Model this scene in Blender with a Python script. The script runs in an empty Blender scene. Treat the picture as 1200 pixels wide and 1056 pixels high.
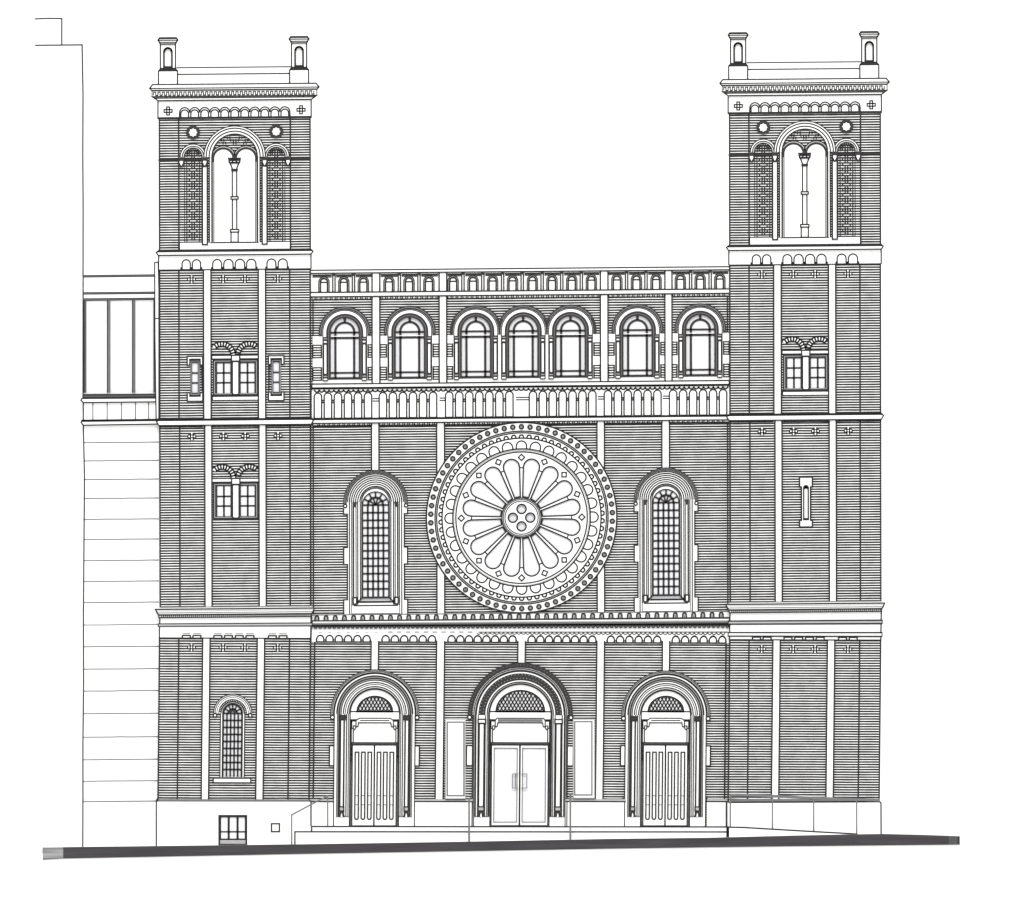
import bpy, math, random
from mathutils import Vector
from mathutils.geometry import tessellate_polygon
random.seed(7)
C = bpy.context.scene
COL = C.collection
R = math.radians
S = 0.03                      # metres per unit of the measured elevation
V0 = 993.0                    # street level of the elevation

# ------------------------------------------------------------------ camera, sky, sun
cam_d = bpy.data.cameras.new('camera'); cam = bpy.data.objects.new('camera', cam_d); COL.objects.link(cam)
cam_d.type = 'ORTHO'; cam_d.ortho_scale = 1200 * S
cam_d.clip_start = 0.1; cam_d.clip_end = 3000
cam.location = (0, -60, (V0 - 528) * S); cam.rotation_euler = (R(90), 0, 0)
C.camera = cam
SUN_EL, SUN_ROT = R(35), R(180)          # overcast: a soft sun behind the viewer, square on to the front
w = bpy.data.worlds.new('World'); C.world = w; w.use_nodes = True
nt = w.node_tree; bg = nt.nodes['Background']
sky = nt.nodes.new('ShaderNodeTexSky'); sky.sky_type = 'NISHITA'; sky.sun_disc = False
sky.sun_elevation = SUN_EL; sky.sun_rotation = SUN_ROT
sky.air_density = 1.0; sky.dust_density = 1.0; sky.ozone_density = 1.0
sc_ = nt.nodes.new('ShaderNodeVectorMath'); sc_.operation = 'SCALE'; sc_.inputs[3].default_value = 0.12
cl = nt.nodes.new('ShaderNodeMix'); cl.data_type = 'RGBA'; cl.inputs[0].default_value = 0.9      # closed white cloud over the sky
nt.links.new(sky.outputs[0], sc_.inputs[0]); nt.links.new(sc_.outputs[0], cl.inputs[6]); cl.inputs[7].default_value = (1, 1, 1, 1)
nt.links.new(cl.outputs[2], bg.inputs[0]); bg.inputs[1].default_value = 1.0
sun_d = bpy.data.lights.new('sun', 'SUN'); sun = bpy.data.objects.new('sun', sun_d); COL.objects.link(sun)
sun_d.energy = 1.2; sun_d.angle = R(15); sun_d.color = (1, 0.985, 0.96)
sun.rotation_euler = (R(90) - SUN_EL, 0, 0)
C.view_settings.view_transform = 'Standard'; C.view_settings.look = 'None'
C.view_settings.exposure = 0.42; C.view_settings.gamma = 1

# ------------------------------------------------------------------ materials
def mat(name, col, rough=0.8, var=0.0, scale=1.5, stretch=None):
    m = bpy.data.materials.new(name); m.use_nodes = True
    n = m.node_tree.nodes; l = m.node_tree.links; b = n['Principled BSDF']
    b.inputs['Roughness'].default_value = rough; b.inputs['Specular IOR Level'].default_value = 0.15
    if var:
        g = n.new('ShaderNodeNewGeometry'); t = n.new('ShaderNodeTexNoise'); t.inputs['Scale'].default_value = scale
        t.inputs['Detail'].default_value = 3
        mx = n.new('ShaderNodeMix'); mx.data_type = 'RGBA'
        if stretch:
            mp = n.new('ShaderNodeMapping'); mp.inputs['Scale'].default_value = stretch; l.new(g.outputs['Position'], mp.inputs[0]); l.new(mp.outputs[0], t.inputs['Vector'])
            rp = n.new('ShaderNodeMapRange'); rp.inputs[1].default_value = 0.3; rp.inputs[2].default_value = 0.7; l.new(t.outputs['Fac'], rp.inputs[0]); l.new(rp.outputs[0], mx.inputs[0])
        else:
            l.new(g.outputs['Position'], t.inputs['Vector']); l.new(t.outputs['Fac'], mx.inputs[0])
        mx.inputs[6].default_value = (*[c * (1 - var) for c in col], 1); mx.inputs[7].default_value = (*[c * (1 + var) for c in col], 1)
        l.new(mx.outputs[2], b.inputs['Base Color'])
    else:
        b.inputs['Base Color'].default_value = (*col, 1)
    return m
INKC = (0.024, 0.0225, 0.023)
def brick(name, pitch, line_v, slope, dark=0.69):
    """pale brickwork with dark bed joints, one every `pitch` units"""
    m = bpy.data.materials.new(name); m.use_nodes = True
    n = m.node_tree.nodes; l = m.node_tree.links; b = n['Principled BSDF']
    b.inputs['Roughness'].default_value = 0.85; b.inputs['Specular IOR Level'].default_value = 0.15
    g = n.new('ShaderNodeNewGeometry'); s = n.new('ShaderNodeSeparateXYZ'); l.new(g.outputs['Position'], s.inputs[0])
    def M(op, a, c, d=None):
        q = n.new('ShaderNodeMath'); q.operation = op
        for i, x in enumerate((a, c, d)):
            if x is None: continue
            if isinstance(x, (int, float)): q.inputs[i].default_value = x
            else: l.new(x, q.inputs[i])
        return q.outputs[0]
    # unit height of this point as it would be at u=275
    px = M('MULTIPLY_ADD', s.outputs['X'], 1 / S, 600 - 275)
    py = M('MULTIPLY_ADD', s.outputs['Z'], -1 / S, V0)
    v = M('MULTIPLY_ADD', px, -slope, py)
    mp = n.new('ShaderNodeMapping'); mp.inputs['Scale'].default_value = (1.3, 1.3, 6.0); l.new(g.outputs['Position'], mp.inputs[0])
    t = n.new('ShaderNodeTexNoise'); t.inputs['Scale'].default_value = 1.0; t.inputs['Detail'].default_value = 4; l.new(mp.outputs[0], t.inputs['Vector'])
    wob = M('MULTIPLY_ADD', t.outputs['Fac'], 0.7, -0.35)
    v = M('ADD', v, wob)
    f = M('FRACT', M('MULTIPLY_ADD', M('SUBTRACT', v, line_v), 1 / pitch, 0.5 + 1000), 0)
    dist = M('ABSOLUTE', M('SUBTRACT', f, 0.5), 0)                      # 0 at the joint
    t2 = n.new('ShaderNodeTexNoise'); t2.inputs['Scale'].default_value = 2.2; l.new(g.outputs['Position'], t2.inputs['Vector'])
    half = M('MULTIPLY_ADD', t2.outputs['Fac'], 0.12, dark / 2 - 0.06)
    k = M('MULTIPLY', M('SUBTRACT', M('ADD', half, 0.03), dist), 16.0)
    k = M('MINIMUM', M('MAXIMUM', k, 0.0), 1.0)
    mx = n.new('ShaderNodeMix'); mx.data_type = 'RGBA'; l.new(k, mx.inputs[0])
    mx.inputs[6].default_value = (0.78, 0.78, 0.775, 1); mx.inputs[7].default_value = (*INKC, 1)
    l.new(mx.outputs[2], b.inputs['Base Color'])
    return m
MT = {
 'white': mat('pale_stone', (0.82, 0.82, 0.815), 0.85, 0.02, 3.0),
 'ink':   mat('dark_jointing', INKC, 0.9, 0.25, 2.0),
 'dark':  mat('dark_painted_frame', (0.034, 0.031, 0.032), 0.8, 0.15, 4.0),
 'grey':  mat('grey_metal', (0.14, 0.138, 0.14), 0.6, 0.12, 3.0),
 'lgrey': mat('light_grey_stone', (0.36, 0.36, 0.36), 0.8, 0.1, 3.0),
 'glass': mat('pale_glass', (0.68, 0.68, 0.70), 0.5, 0.02, 2.0),
 'road':  mat('asphalt', (0.047, 0.044, 0.047), 0.9, 0.22, 1.0, (0.35, 0.35, 9.0)),
 'wornroad': mat('faded_asphalt', (0.085, 0.082, 0.085), 0.9, 0.35, 1.0, (0.5, 0.5, 9.0)),
 'kerb':  mat('worn_asphalt', (0.20, 0.198, 0.20), 0.9, 0.55, 1.0, (0.5, 0.5, 14.0)),
 'brick': brick('brick_courses', 2.985, 322.6, -0.0087),
 'brickl': brick('lower_brick_courses', 2.964, 763.4, 0.003),
}

# ------------------------------------------------------------------ geometry helpers
def lerp(a, b, t): return a + (b - a) * t
def slope(v):
    if v <= 726: return -0.0087
    if v <= 746: return lerp(-0.0087, 0.003, (v - 726) / 20)
    if v <= 938: return 0.003
    if v <= 966: return lerp(0.003, 0.0, (v - 938) / 28)
    return 0.0
def lean(v):
    if v <= 726: return (v - 140) * 0.0016
    if v <= 748: return lerp(0.94, 0.3, (v - 726) / 22)
    if v <= 945: return 0.3 - (v - 748) * 0.0098
    return -1.63
def warp(u, v): return u + lean(v), v + slope(v) * (u - 275)
def A(x, y):
    u, v = x, y
    for _ in range(8): u, v = x - lean(v), y - slope(v) * (u - 275)
    return u, v
def AL(pts): return [A(*p) for p in pts]
def AV(x, y): return A(x, y)[1]
def P(u, v, y):
    x, yy = warp(u, v)
    return ((x - 600) * S, y, (V0 - yy) * S)
def arc(cx, cy, r, a0=180, a1=0, n=24, ry=None):
    ry = ry or r
    return [(cx + r * math.cos(R(lerp(a0, a1, i / n))), cy - ry * math.sin(R(lerp(a0, a1, i / n)))) for i in range(n + 1)]
def arch(cx, cy, r, bottom, n=24): return [(cx - r, bottom)] + arc(cx, cy, r, 180, 0, n) + [(cx + r, bottom)]
def rect(x0, y0, x1, y1): return [(x0, y0), (x1, y0), (x1, y1), (x0, y1)]
def circ(cx, cy, r, n=32): return arc(cx, cy, r, 0, 360, n)[:-1]
def area(p): return sum(p[i][0] * -p[(i + 1) % len(p)][1] - p[(i + 1) % len(p)][0] * -p[i][1] for i in range(len(p))) / 2
def ccw(p): return list(p) if area(p) > 0 else list(reversed(p))
def cw(p): return list(reversed(ccw(p)))

LW = 1.18                     # weight of the dark jointing lines
class MB:
    def __init__(s): s.v = []; s.f = []; s.m = []; s.mats = []
    def mi(s, m):
        if m not in s.mats: s.mats.append(m)
        return s.mats.index(m)
    def quad(s, pts, m):
        b = len(s.v); s.v += pts; s.f.append(tuple(range(b, b + len(pts)))); s.m.append(s.mi(m))
    def prism(s, uv, y0, y1, m='white', holes=(), back=False, side=None):
        loops = [ccw(uv)] + [cw(h) for h in holes]
        flat = [p for L in loops for p in L]
        tri = tessellate_polygon([[Vector((a, -b, 0)) for a, b in L] for L in loops])
        b = len(s.v); n = len(flat)
        s.v += [P(u, v, y0) for u, v in flat]
        k = s.mi(m)
        for t in tri:
            q = [flat[i] for i in t]
            t = t if area(q) > 0 else tuple(reversed(t))
            s.f.append(tuple(b + i for i in t)); s.m.append(k)
        s.v += [P(u, v, y1) for u, v in flat]
        if back:
            for t in tri:
                q = [flat[i] for i in t]
                t = t if area(q) < 0 else tuple(reversed(t))
                s.f.append(tuple(b + n + i for i in t)); s.m.append(k)
        o = 0; ks = s.mi(side or m)
        for L in loops:
            for i in range(len(L)):
                j = (i + 1) % len(L)
                s.f.append((b + o + i, b + n + o + i, b + n + o + j, b + o + j)); s.m.append(ks)
            o += len(L)
        return s
    def band(s, p, q, y0, y1, m='white', closed=False):
        """solid between two paths with the same number of points"""
        b = len(s.v); n = len(p); k = s.mi(m)
        for path, y in ((p, y0), (q, y0), (p, y1), (q, y1)): s.v += [P(u, v, y) for u, v in path]
        e = n if closed else n - 1
        for i in range(e):
            j = (i + 1) % n
            a, c, d, f = b + i, b + j, b + n + j, b + n + i
            s.f.append((a, c, d, f)); s.m.append(k)
            s.f.append((a, a + 2 * n, c + 2 * n, c)); s.m.append(k)
            s.f.append((f, d, d + 2 * n, f + 2 * n)); s.m.append(k)
        if not closed:
            for i in (0, n - 1):
                s.f.append((b + i, b + n + i, b + 3 * n + i, b + 2 * n + i)); s.m.append(k)
        return s
    def ln(s, path, y, w=1.25, closed=False, m='ink', h=0.006):
        n = len(path); L = []; Q = []; w = w * LW + 0.2
        for i in range(n):
            a = path[(i - 1) % n] if (closed or i > 0) else None
            c = path[(i + 1) % n] if (closed or i < n - 1) else None
            p = path[i]; ds = []
            for s0, s1 in ((a, p), (p, c)):
                if s0 is None or s1 is None: continue
                dx, dy = s1[0] - s0[0], s1[1] - s0[1]; q = math.hypot(dx, dy) or 1
                ds.append((dx / q, dy / q))
            nx = sum(-d[1] for d in ds); ny = sum(d[0] for d in ds); q = math.hypot(nx, ny)
            if q < 1e-6: nx, ny, q = -ds[0][1], ds[0][0], 1
            nx /= q; ny /= q
            cs = max(0.35, nx * -ds[0][1] + ny * ds[0][0]); o = w / 2 / cs
            L.append((p[0] + nx * o, p[1] + ny * o)); Q.append((p[0] - nx * o, p[1] - ny * o))
        return s.band(L, Q, y - h, y + 0.003, m, closed)
    def op(s, uv, y0, y1, m='white', w=1.25, holes=(), li='ink', back=False):
        s.prism(uv, y0, y1, m, holes, back); s.ln(uv, y0, w, True, li)
        return s
    def build(s, name, parent=None, kind=None):
        o0 = Vector(parent.matrix_basis.translation) if parent and parent.parent is None else Vector((0, 0, 0))
        root = parent
        while root is not None and root.parent is not None: root = root.parent
        if root is not None: o0 = root.location
        me = bpy.data.meshes.new(name)
        me.from_pydata([tuple(Vector(p) - o0) for p in s.v], [], s.f)
        for k in s.mats: me.materials.append(MT[k])
        me.polygons.foreach_set('material_index', s.m); me.update()
        o = bpy.data.objects.new(name, me); COL.objects.link(o)
        if parent: o.parent = parent
        if kind: o['kind'] = kind
        return o

def thing(name, label, cat, base, group=None):
    o = bpy.data.objects.new(name, None); COL.objects.link(o); o.location = base
    o.empty_display_size = 0.3
    o['label'] = label; o['category'] = cat
    if group: o['group'] = group
    return o
def tag(o, label, cat, group=None):
    o['label'] = label; o['category'] = cat
    if group: o['group'] = group
    return o
def hline(mb, u0, u1, v, y, w=1.25, m='ink'): mb.ln([(u0, v), (u1, v)], y, w, False, m)
def vline(mb, u, v0, v1, y, w=1.25, m='ink'): mb.ln([(u, v0), (u, v1)], y, w, False, m)
def cross_marks(mb, cu, cv, y):
    a, q = 1.55, 4.4
    mb.prism([(cu - a, cv - q), (cu + a, cv - q), (cu + a, cv - a), (cu + q, cv - a), (cu + q, cv + a), (cu + a, cv + a), (cu + a, cv + q), (cu - a, cv + q), (cu - a, cv + a), (cu - q, cv + a), (cu - q, cv - a), (cu - a, cv - a)], y - 0.004, y + 0.01, 'white')
    for d in (-1.55, 1.55): vline(mb, cu + d, cv - 4.4, cv + 4.4, y, 1.2); hline(mb, cu - 4.4, cu + 4.4, cv + d, y, 0.9)
    for d in (-4.6, 4.6): vline(mb, cu + d, cv - 1.5, cv + 1.5, y, 1.1)

# ------------------------------------------------------------------ ground
def line_at(pts, x):
    for (a, b), (c, d) in zip(pts, pts[1:]):
        if a <= x <= c: return lerp(b, d, (x - a) / (c - a))
TOP = [(50, 993.0), (74, 992.8), (370, 989.2), (550, 986.3), (710, 983.2), (830, 981.8), (930, 979.2), (1000, 977.8), (1034, 977.3), (1080, 978.4), (1125, 980.0)]
BOT = [(50, 1007.8), (74, 1006.3), (370, 1000.6), (550, 997.6), (710, 994.8), (830, 993.2), (930, 991.9), (1000, 991.2), (1034, 990.9), (1080, 990.4), (1125, 990.0)]
g = MB(); YF = -2.6
g.prism(rect(-30000, 1062, 31200, 1063), -900, 900, 'white', back=True); g.build('ground', None, 'structure')
t = MB()
t.prism(AL([(-3000, 1008)] + [(x, y + 0.15) for x, y in BOT] + [(4200, 990), (4200, 1062), (-3000, 1062)]), YF + 0.05, 60, 'white', back=True)
t.build('terrain', None, 'structure')
rd = MB()
mid = [i for i in range(len(TOP)) if 74 <= TOP[i][0] <= 1080] 
rd.prism(AL([TOP[i] for i in mid] + [(1112, 979.5), (1112, 990.1)] + [BOT[i] for i in reversed(mid)]), YF, 30, 'road', back=True)
rd.build('road', None, 'structure')
fc = MB()
fc.band(AL([(x, y - 0.1) for x, y in TOP]), AL([(x, y + 0.1) for x, y in TOP]), YF + 0.12, 30, 'white'); fc.build('bounce_sheet', None, 'structure')  # added pale sheet over the asphalt top, bounces light onto the wall bases
for nm, x0, x1 in (('pavement', 50, 74), ('pavement', 1112, 1124)):
    k = MB(); pts = AL([(x0, line_at(TOP, x0)), (x1, line_at(TOP, x1)), (x1, line_at(BOT, x1)), (x0, line_at(BOT, x0))])
    k.prism(pts, YF, 30, 'kerb' if x0 == 50 else 'wornroad', back=True)
    if x0 == 1112: k.ln(AL([(1123.5, 980), (1123.5, 990)]), YF, 2.0, m='dark')
    k.build(nm, None, 'structure')

# ------------------------------------------------------------------ window builders
def pane_part(parent, uv, y):
    MB().prism(uv, y, y + 0.04, 'glass').build('pane', parent)
def sash_pair(parent, v0, v1, p0, p1, t1, t2, dx, cm=275.6):
    """two casements of six panes either side of a pale mullion"""
    f = MB(); y = 0.05
    outer = rect(248.6 + dx, v0, 302.4 + dx, v1)
    panes = [rect(254.0 + dx, p0, 269.4 + dx, p1), rect(281.6 + dx, p0, 297.6 + dx, p1)]
    f.prism(outer, y, y + 0.2, 'dark', panes)
    f.ln(rect(250.9 + dx, v0 + 2.3, 300.1 + dx, v1 - 2.3), y, 0.5, True, 'lgrey')
    for pr in panes:
        a, b = pr[0][0], pr[1][0]
        vline(f, (a + b) / 2, p0, p1, y + 0.03, 1.7, 'dark')
        for tv in (t1, t2): hline(f, a, b, tv, y + 0.03, 1.5, 'dark')
    o = f.build('window', parent)
    for pr in panes: pane_part(o, pr, y + 0.04)
    m = MB(); c = 275.6 + dx
    m.op([(c - 3.8, v0 + 3), (c + 3.8, v0 + 3), (c + 3.8, v1 - 2.6), (c + 2.4, v1 - 1.4), (c - 2.4, v1 - 1.4), (c - 3.8, v1 - 2.6)], -0.02, 0.15)
    m.op(rect(c - 4.8, v0 - 4.4, c + 4.8, v0 + 2.4), -0.04, 0.1)
    m.build('mullion', o)
    return o, outer
def brick_arch_pair(parent, cv, lo, dx):
    """two half-round brick arches over the casements, springing from the mullion block"""
    a = MB(); L, Rr = 247.8 + dx, 302.6 + dx
    for cx in (259.5 + dx, 291.4 + dx):
        pts = [p for p in arc(cx, cv, 16.0, 180, 0, 40) if L <= p[0] <= Rr and (p[0] <= 275.5 + dx if cx < 275 + dx else p[0] >= 275.5 + dx)]
        ang = [math.atan2(cv - p[1], p[0] - cx) for p in pts]
        inn = [(min(max(cx + 10.6 * math.cos(q), L), Rr), cv - 10.6 * math.sin(q)) for q in ang]
        a.band(pts, inn, -0.03, 0.05, 'white'); a.ln(pts, -0.03, 1.3); a.ln(inn, -0.03, 1.3)
        for d in range(12, 180, 14):
            q = R(d); p1 = (cx + 16 * math.cos(q), cv - 16 * math.sin(q)); p0 = (cx + 10.6 * math.cos(q), cv - 10.6 * math.sin(q))
            if L + .5 < p0[0] < Rr - .5 and L < p1[0] < Rr and ((p1[0] < 275.5 + dx) == (cx < 275 + dx)): a.ln([p0, p1], -0.03, 1.6)
    a.op(rect(L, lo - 4.2, Rr, lo), -0.015, 0.06, 'white', 1.1)
    a.build('brick_arch', parent)
def grille(mb, x0, x1, y0, y1, cols, rows, y, wv, wh, m='dark'):
    for i in range(1, cols): vline(mb, lerp(x0, x1, i / cols), y0, y1, y, wv, m)
    for i in range(0, rows): hline(mb, x0, x1, lerp(y0, y1, i / rows), y, wh, m)

# ------------------------------------------------------------------ bell tower
D = 5.3
def tower(dx, left):
    U = lambda pts: [(a + dx, b) for a, b in pts]
    X = lambda a: a + dx
    b0 = P(X(275), 985, 0)
    T = thing('bell_tower',
              'brick bell tower beside the plain annex, with four window openings and a basement window' if left else
              'brick bell tower above the sloping ramp, with one paired window and one narrow slit',
              'bell tower', b0, 'twin bell towers of the church')
    opening = U([(250.9, 284.5), (250.9, 185.8)] + arc(261.6, 185.8, 10.7, 180, 0, 16) + arc(288.2, 185.8, 10.7, 180, 0, 16) + [(298.9, 185.8), (298.9, 284.5)])
    panel = lambda cx: U(arch(cx, 183.6, 10.6, 284.5))
    holes = [opening, panel(226.2), panel(323.6)]
    holes.append(rect(X(248.8), 421, X(302.2), 463.5))
    if left:
        holes += [rect(X(248.8), 565.5, X(302.2), 608.5), rect(X(222.2), 421, X(233.8), 463.6), rect(X(317.4), 421, X(329.0), 463.6)]
    else:
        holes.append(U(arch(275.6, 581.5, 2.9, 613, 10)))
    wl = MB()
    wl.prism(rect(X(186.7), 137, X(363.4), 735), 0, 0.45, 'brick', holes, back=True)
    lowh = [U(arch(273.2, 836, 11.4, 911, 16))] if left else []
    wl.prism(rect(X(186.7), 735.0, X(363.4), 938), 0, 0.45, 'brickl', lowh)
    # belfry: side and rear walls round the open chamber, solid shaft below
    wl.prism(rect(X(186.7), 137, X(201), 293), 0.45, D - 0.45, 'brick'); wl.prism(rect(X(349), 137, X(363.4), 293), 0.45, D - 0.45, 'brick')
    wl.prism(rect(X(186.7), 137, X(363.4), 293), D - 0.45, D, 'brick', [opening], back=True)
    wl.prism(rect(X(186.7), 293, X(363.4), 735), 0.55, D, 'brick', back=True)
    wl.prism(rect(X(186.7), 735.0, X(363.4), 938), 0.55, D, 'brickl', back=True)
    y = 0
    for u, a, b in ((186.7, 138, 293), (363.4, 138, 293), (209.4, 138, 292), (340.2, 138, 292), (186.7, 316, 491), (363.2, 316, 491), (209.3, 316, 491), (339.2, 316, 491),
                    (186.7, 498, 711), (363.2, 498, 711), (210, 498, 711), (339.2, 498, 711), (186.7, 748, 938), (363.6, 748, 938), (209.3, 748, 938), (339.0, 748, 938)):
        vline(wl, X(u), a, b, y, 1.35)
    for cv in (327.0, 511.0, 758.8):
        for cu in (224.2, 261.2, 286.8, 325.2): cross_marks(wl, X(cu), cv, y)
    for u in range(4):
        pass
    for a0, a1 in ((186, 209.2), (210, 237), (247, 302), (312, 364)):
        hline(wl, X(a0), X(a1), 499.6, y, 1.2)
    for u in (213, 221, 227, 235, 252, 262, 273, 281, 292, 299, 315, 322, 328, 336): vline(wl, X(u), 497, 500, y, 1.2)
    wl.build('wall', T)

    # parapet and pinnacles
    pp = MB(); pp.prism(rect(X(206), 78.8, X(343), 99), 0.12, 0.4, 'white', back=True); hline(pp, X(207), X(342), 78.8, 0.12, 1.0); hline(pp, X(208), X(341), 86.7, 0.12, 1.1)
    pp.prism(rect(X(190), 78.8, X(206), 99), 0.5, D - 0.5); pp.prism(rect(X(343), 78.8, X(359), 99), 0.5, D - 0.5)
    pp.build('parapet', T)
    for c in (196.9, 350.6):
        q = MB(); c = X(c)
        q.op([(c - 9.6, 80.9), (c + 9.6, 80.9), (c + 11.1, 82.6), (c + 11.1, 99), (c - 11.1, 99), (c - 11.1, 82.6)], -0.02, 0.64, 'white', 1.2, back=True)
        hline(q, c - 10.6, c + 10.6, 82.4, -0.02, 1.0)
        q.op(rect(c - 8.9, 50.5, c + 8.9, 80.9), 0.04, 0.58, 'white', 1.2, [arch(c, 60.2, 4.6, 78, 12)])
        q.prism(rect(c - 7, 55, c + 7, 79.5), 0.14, 0.56)
        hline(q, c - 8.9, c + 8.9, 79.6, 0.04, 1.1)
        o = q.build('pinnacle', T)
        k = MB(); k.op([(c - 9.7, 43.7), (c + 9.7, 43.7), (c + 11.6, 46.2), (c + 8.9, 51), (c - 8.9, 51), (c - 11.6, 46.2)], -0.04, 0.66, 'white', 1.3, back=True)
        for dv, ww in ((44.6, 20.5), (46.6, 22.6), (49.0, 20.4)): hline(k, c - ww / 2, c + ww / 2, dv, -0.04, 0.95)
        k.build('cap', o)
        k = MB(); p = arch(c, 60.2, 4.7, 78, 14); k.ln(p, 0.04, 1.6, True); p2 = arch(c, 60.0, 4.1, 66, 14)[1:-1]; k.ln(p2, 0.04, 1.6); k.prism(arch(c, 60.2, 4.4, 77.8, 14), 0.13, 0.138); k.build('niche', o)

    # crowning cornice
    k = MB()
    k.op(U([(178.8, 98.4), (370.4, 98.4), (374.0, 102.7), (371.8, 105.2), (177.6, 105.2), (175.4, 102.7)]), -0.20, D + 0.2, 'white', 1.2, back=True)
    hline(k, X(176), X(373.4), 102.9, -0.20, 1.0)
    k.op(rect(X(178.2), 105.6, X(371.4), 112.4), -0.18, D + 0.18, 'white', 0.8)
    path = []; u = 180.0; up = False
    while u < 369.5:
        path += [(X(u), 107.4 if up else 111.0), (X(u), 111.0 if up else 107.4)]; up = not up; u += 2.54
    k.ln(path, -0.18, 0.9)
    k.op(U([(178.6, 112.8), (371.0, 112.8), (364.8, 117.3), (185.2, 117.3)]), -0.14, D + 0.14, 'white', 1.2)
    hline(k, X(180.5), X(369), 114.4, -0.14, 1.0)
    k.build('cornice', T)
    k = MB(); k.op(rect(X(185.1), 117.3, X(364.7), 138.4), -0.06, D + 0.06, 'white', 1.2, back=True)
    hline(k, X(186), X(364), 137.2, -0.06, 0.9)
    for cu in (197.0, 352.8):
        cu = X(cu); cv = 129.4; a, r = 1.6, 4.7
        k.ln([(cu - a, cv - r), (cu + a, cv - r), (cu + a, cv - a), (cu + r, cv - a), (cu + r, cv + a), (cu + a, cv + a), (cu + a, cv + r), (cu - a, cv + r), (cu - a, cv + a), (cu - r, cv + a), (cu - r, cv - a), (cu - a, cv - a)], -0.06, 1.15, True)
        k.ln(rect(cu - a, cv - a, cu + a, cv + a), -0.06, 1.1, True)
    o = k.build('frieze', T)
    for i in range(11):
        c = X(216.4 + 11.74 * i); n = MB()
        n.ln(arch(c, 132.9, 4.5, 137.8, 12), -0.062, 1.25)
        p = arc(c, 131.6, 5.87, 180, 0, 14)
        if i == 0: p = [(c - 6.2, 138)] + p
        if i == 10: p = p + [(c + 6.2, 138)]
        n.ln(p, -0.062, 1.2)
        n.band(arc(c, 131.6, 5.8, 180, 0, 14), arc(c, 132.9, 4.5, 180, 0, 14), -0.064, -0.058, 'white')
        n.build('blind_arch', o)

    # belfry stage
    for a0, a1 in ((185.3, 242.6), (307.2, 364.4)): k = MB(); k.prism(rect(X(a0), 186.0, X(a1), 187.7), -0.03, 0.02, 'dark'); k.build('string_course', T)
    for c in (226.2, 323.6):
        p = MB(); pu = panel(c); p.prism(pu, 0.04, 0.2, 'brick'); c = X(c)
        p.ln(arch(c, 183.6, 10.4, 283.5), 0.04, 0.9)
        for s_ in (-1, 1): vline(p, c + s_ * 7.4, 188, 283.5, 0.04, 0.85)
        for d in range(10, 180, 16):
            q = R(d); p.ln([(c + 7.6 * math.cos(q), 183.6 - 7.6 * math.sin(q)), (c + 10 * math.cos(q), 183.6 - 10 * math.sin(q))], 0.04, 0.9)
        p.ln(arc(c, 183.6, 7.2), 0.04, 0.9)
        row = 0; v = 178.8
        while v < 282:
            us = ((-2.6, 2.6, 0), (-4.5, -1.5, 1.5, 4.5), (-2.6, 2.6, 0.01), (-4.4, 4.4))[row % 4]
            if row % 2 == 0: us = (-1.5, 1.5)
            for q in us: vline(p, c + q, v - 1.5, v + 1.5, 0.04, 1.25)
            v += 2.985; row += 1
        hline(p, c - 10.6, c + 10.6, 283.4, 0.04, 1.2)
        o = p.build('brick_panel', T)
        h = MB(); h.band(arc(c, 183.6, 15.3), arc(c, 183.6, 10.6), -0.05, 0.05, 'white')
        for r, ww in ((15.1, 0.9), (12.6, 1.0), (10.5, 1.0)): h.ln(arc(c, 183.6, r), -0.05, ww)
        h.build('arch_ring', o)
    k = MB(); cx, cy = X(274.9), 183.7
    k.band(arc(cx, cy, 36.3, n=40), arc(cx, cy, 26.4, n=40), -0.07, 0.05, 'white')
    for r, ww in ((36.0, 0.9), (33.4, 1.1), (29.9, 1.1), (26.6, 1.1)): k.ln(arc(cx, cy, r, n=40), -0.07, ww)
    for s_ in (-1, 1):
        k.prism(rect(cx + s_ * 29.8, 183.7, cx + s_ * 24.2, 284), -0.04, 0.05, 'white')
        for d, ww in ((29.6, 1.0), (27.0, 0.8)): vline(k, cx + s_ * d, 183.7, 284, -0.04, ww)
        k.prism(rect(min(cx + s_ * 26.5, cx + s_ * 23.8), 185.6, max(cx + s_ * 26.5, cx + s_ * 23.8), 284), -0.045, 0.05, 'dark')
        vline(k, cx + s_ * 25.2, 190, 284, -0.045, 0.7, 'lgrey')
        k.op(rect(cx + s_ * 37.8, 186, cx + s_ * 32.2, 286.4), -0.08, 0.04, 'white', 1.3)
    for c in (261.6, 288.2):
        c = X(c); k.band(arc(c, 185.8, 13.4, n=20), arc(c, 185.8, 10.5, n=20), -0.075, 0.3, 'dark'); k.ln(arc(c, 185.8, 14.8, n=20), -0.004, 0.9)
        k.band(arc(c, 185.8, 14.6, n=20), arc(c, 185.8, 13.4, n=20), -0.004, 0.05, 'white')
    for du, dv in ((0, 167.5), (-12, 167.5), (12, 167.5), (-14, 164.5), (7, 161.5), (-7, 161.5), (3, 164.5), (14, 164.5), (-3, 164.5)):
        vline(k, cx + du - 1.5, dv - 1.5, dv + 1.5, 0, 1.2); vline(k, cx + du + 1.5, dv - 1.5, dv + 1.5, 0, 1.2)
    k.build('belfry_arch', T)
    for c in (212.4, 239.8, 310.0, 337.4):
        k = MB(); c = X(c)
        k.op([(c - 2.9, 185.4), (c + 2.9, 185.4), (c + 2.9, 190.5), (c + 0.8, 194.8), (c - 0.8, 194.8), (c - 2.9, 190.5)], -0.10, 0.02, 'white', 1.5)
        k.prism(rect(c - 3.3, 185.0, c + 3.3, 188.2), -0.11, 0.02, 'dark'); k.build('corbel', T)
    k = MB(); c = X(274.7)
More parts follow.
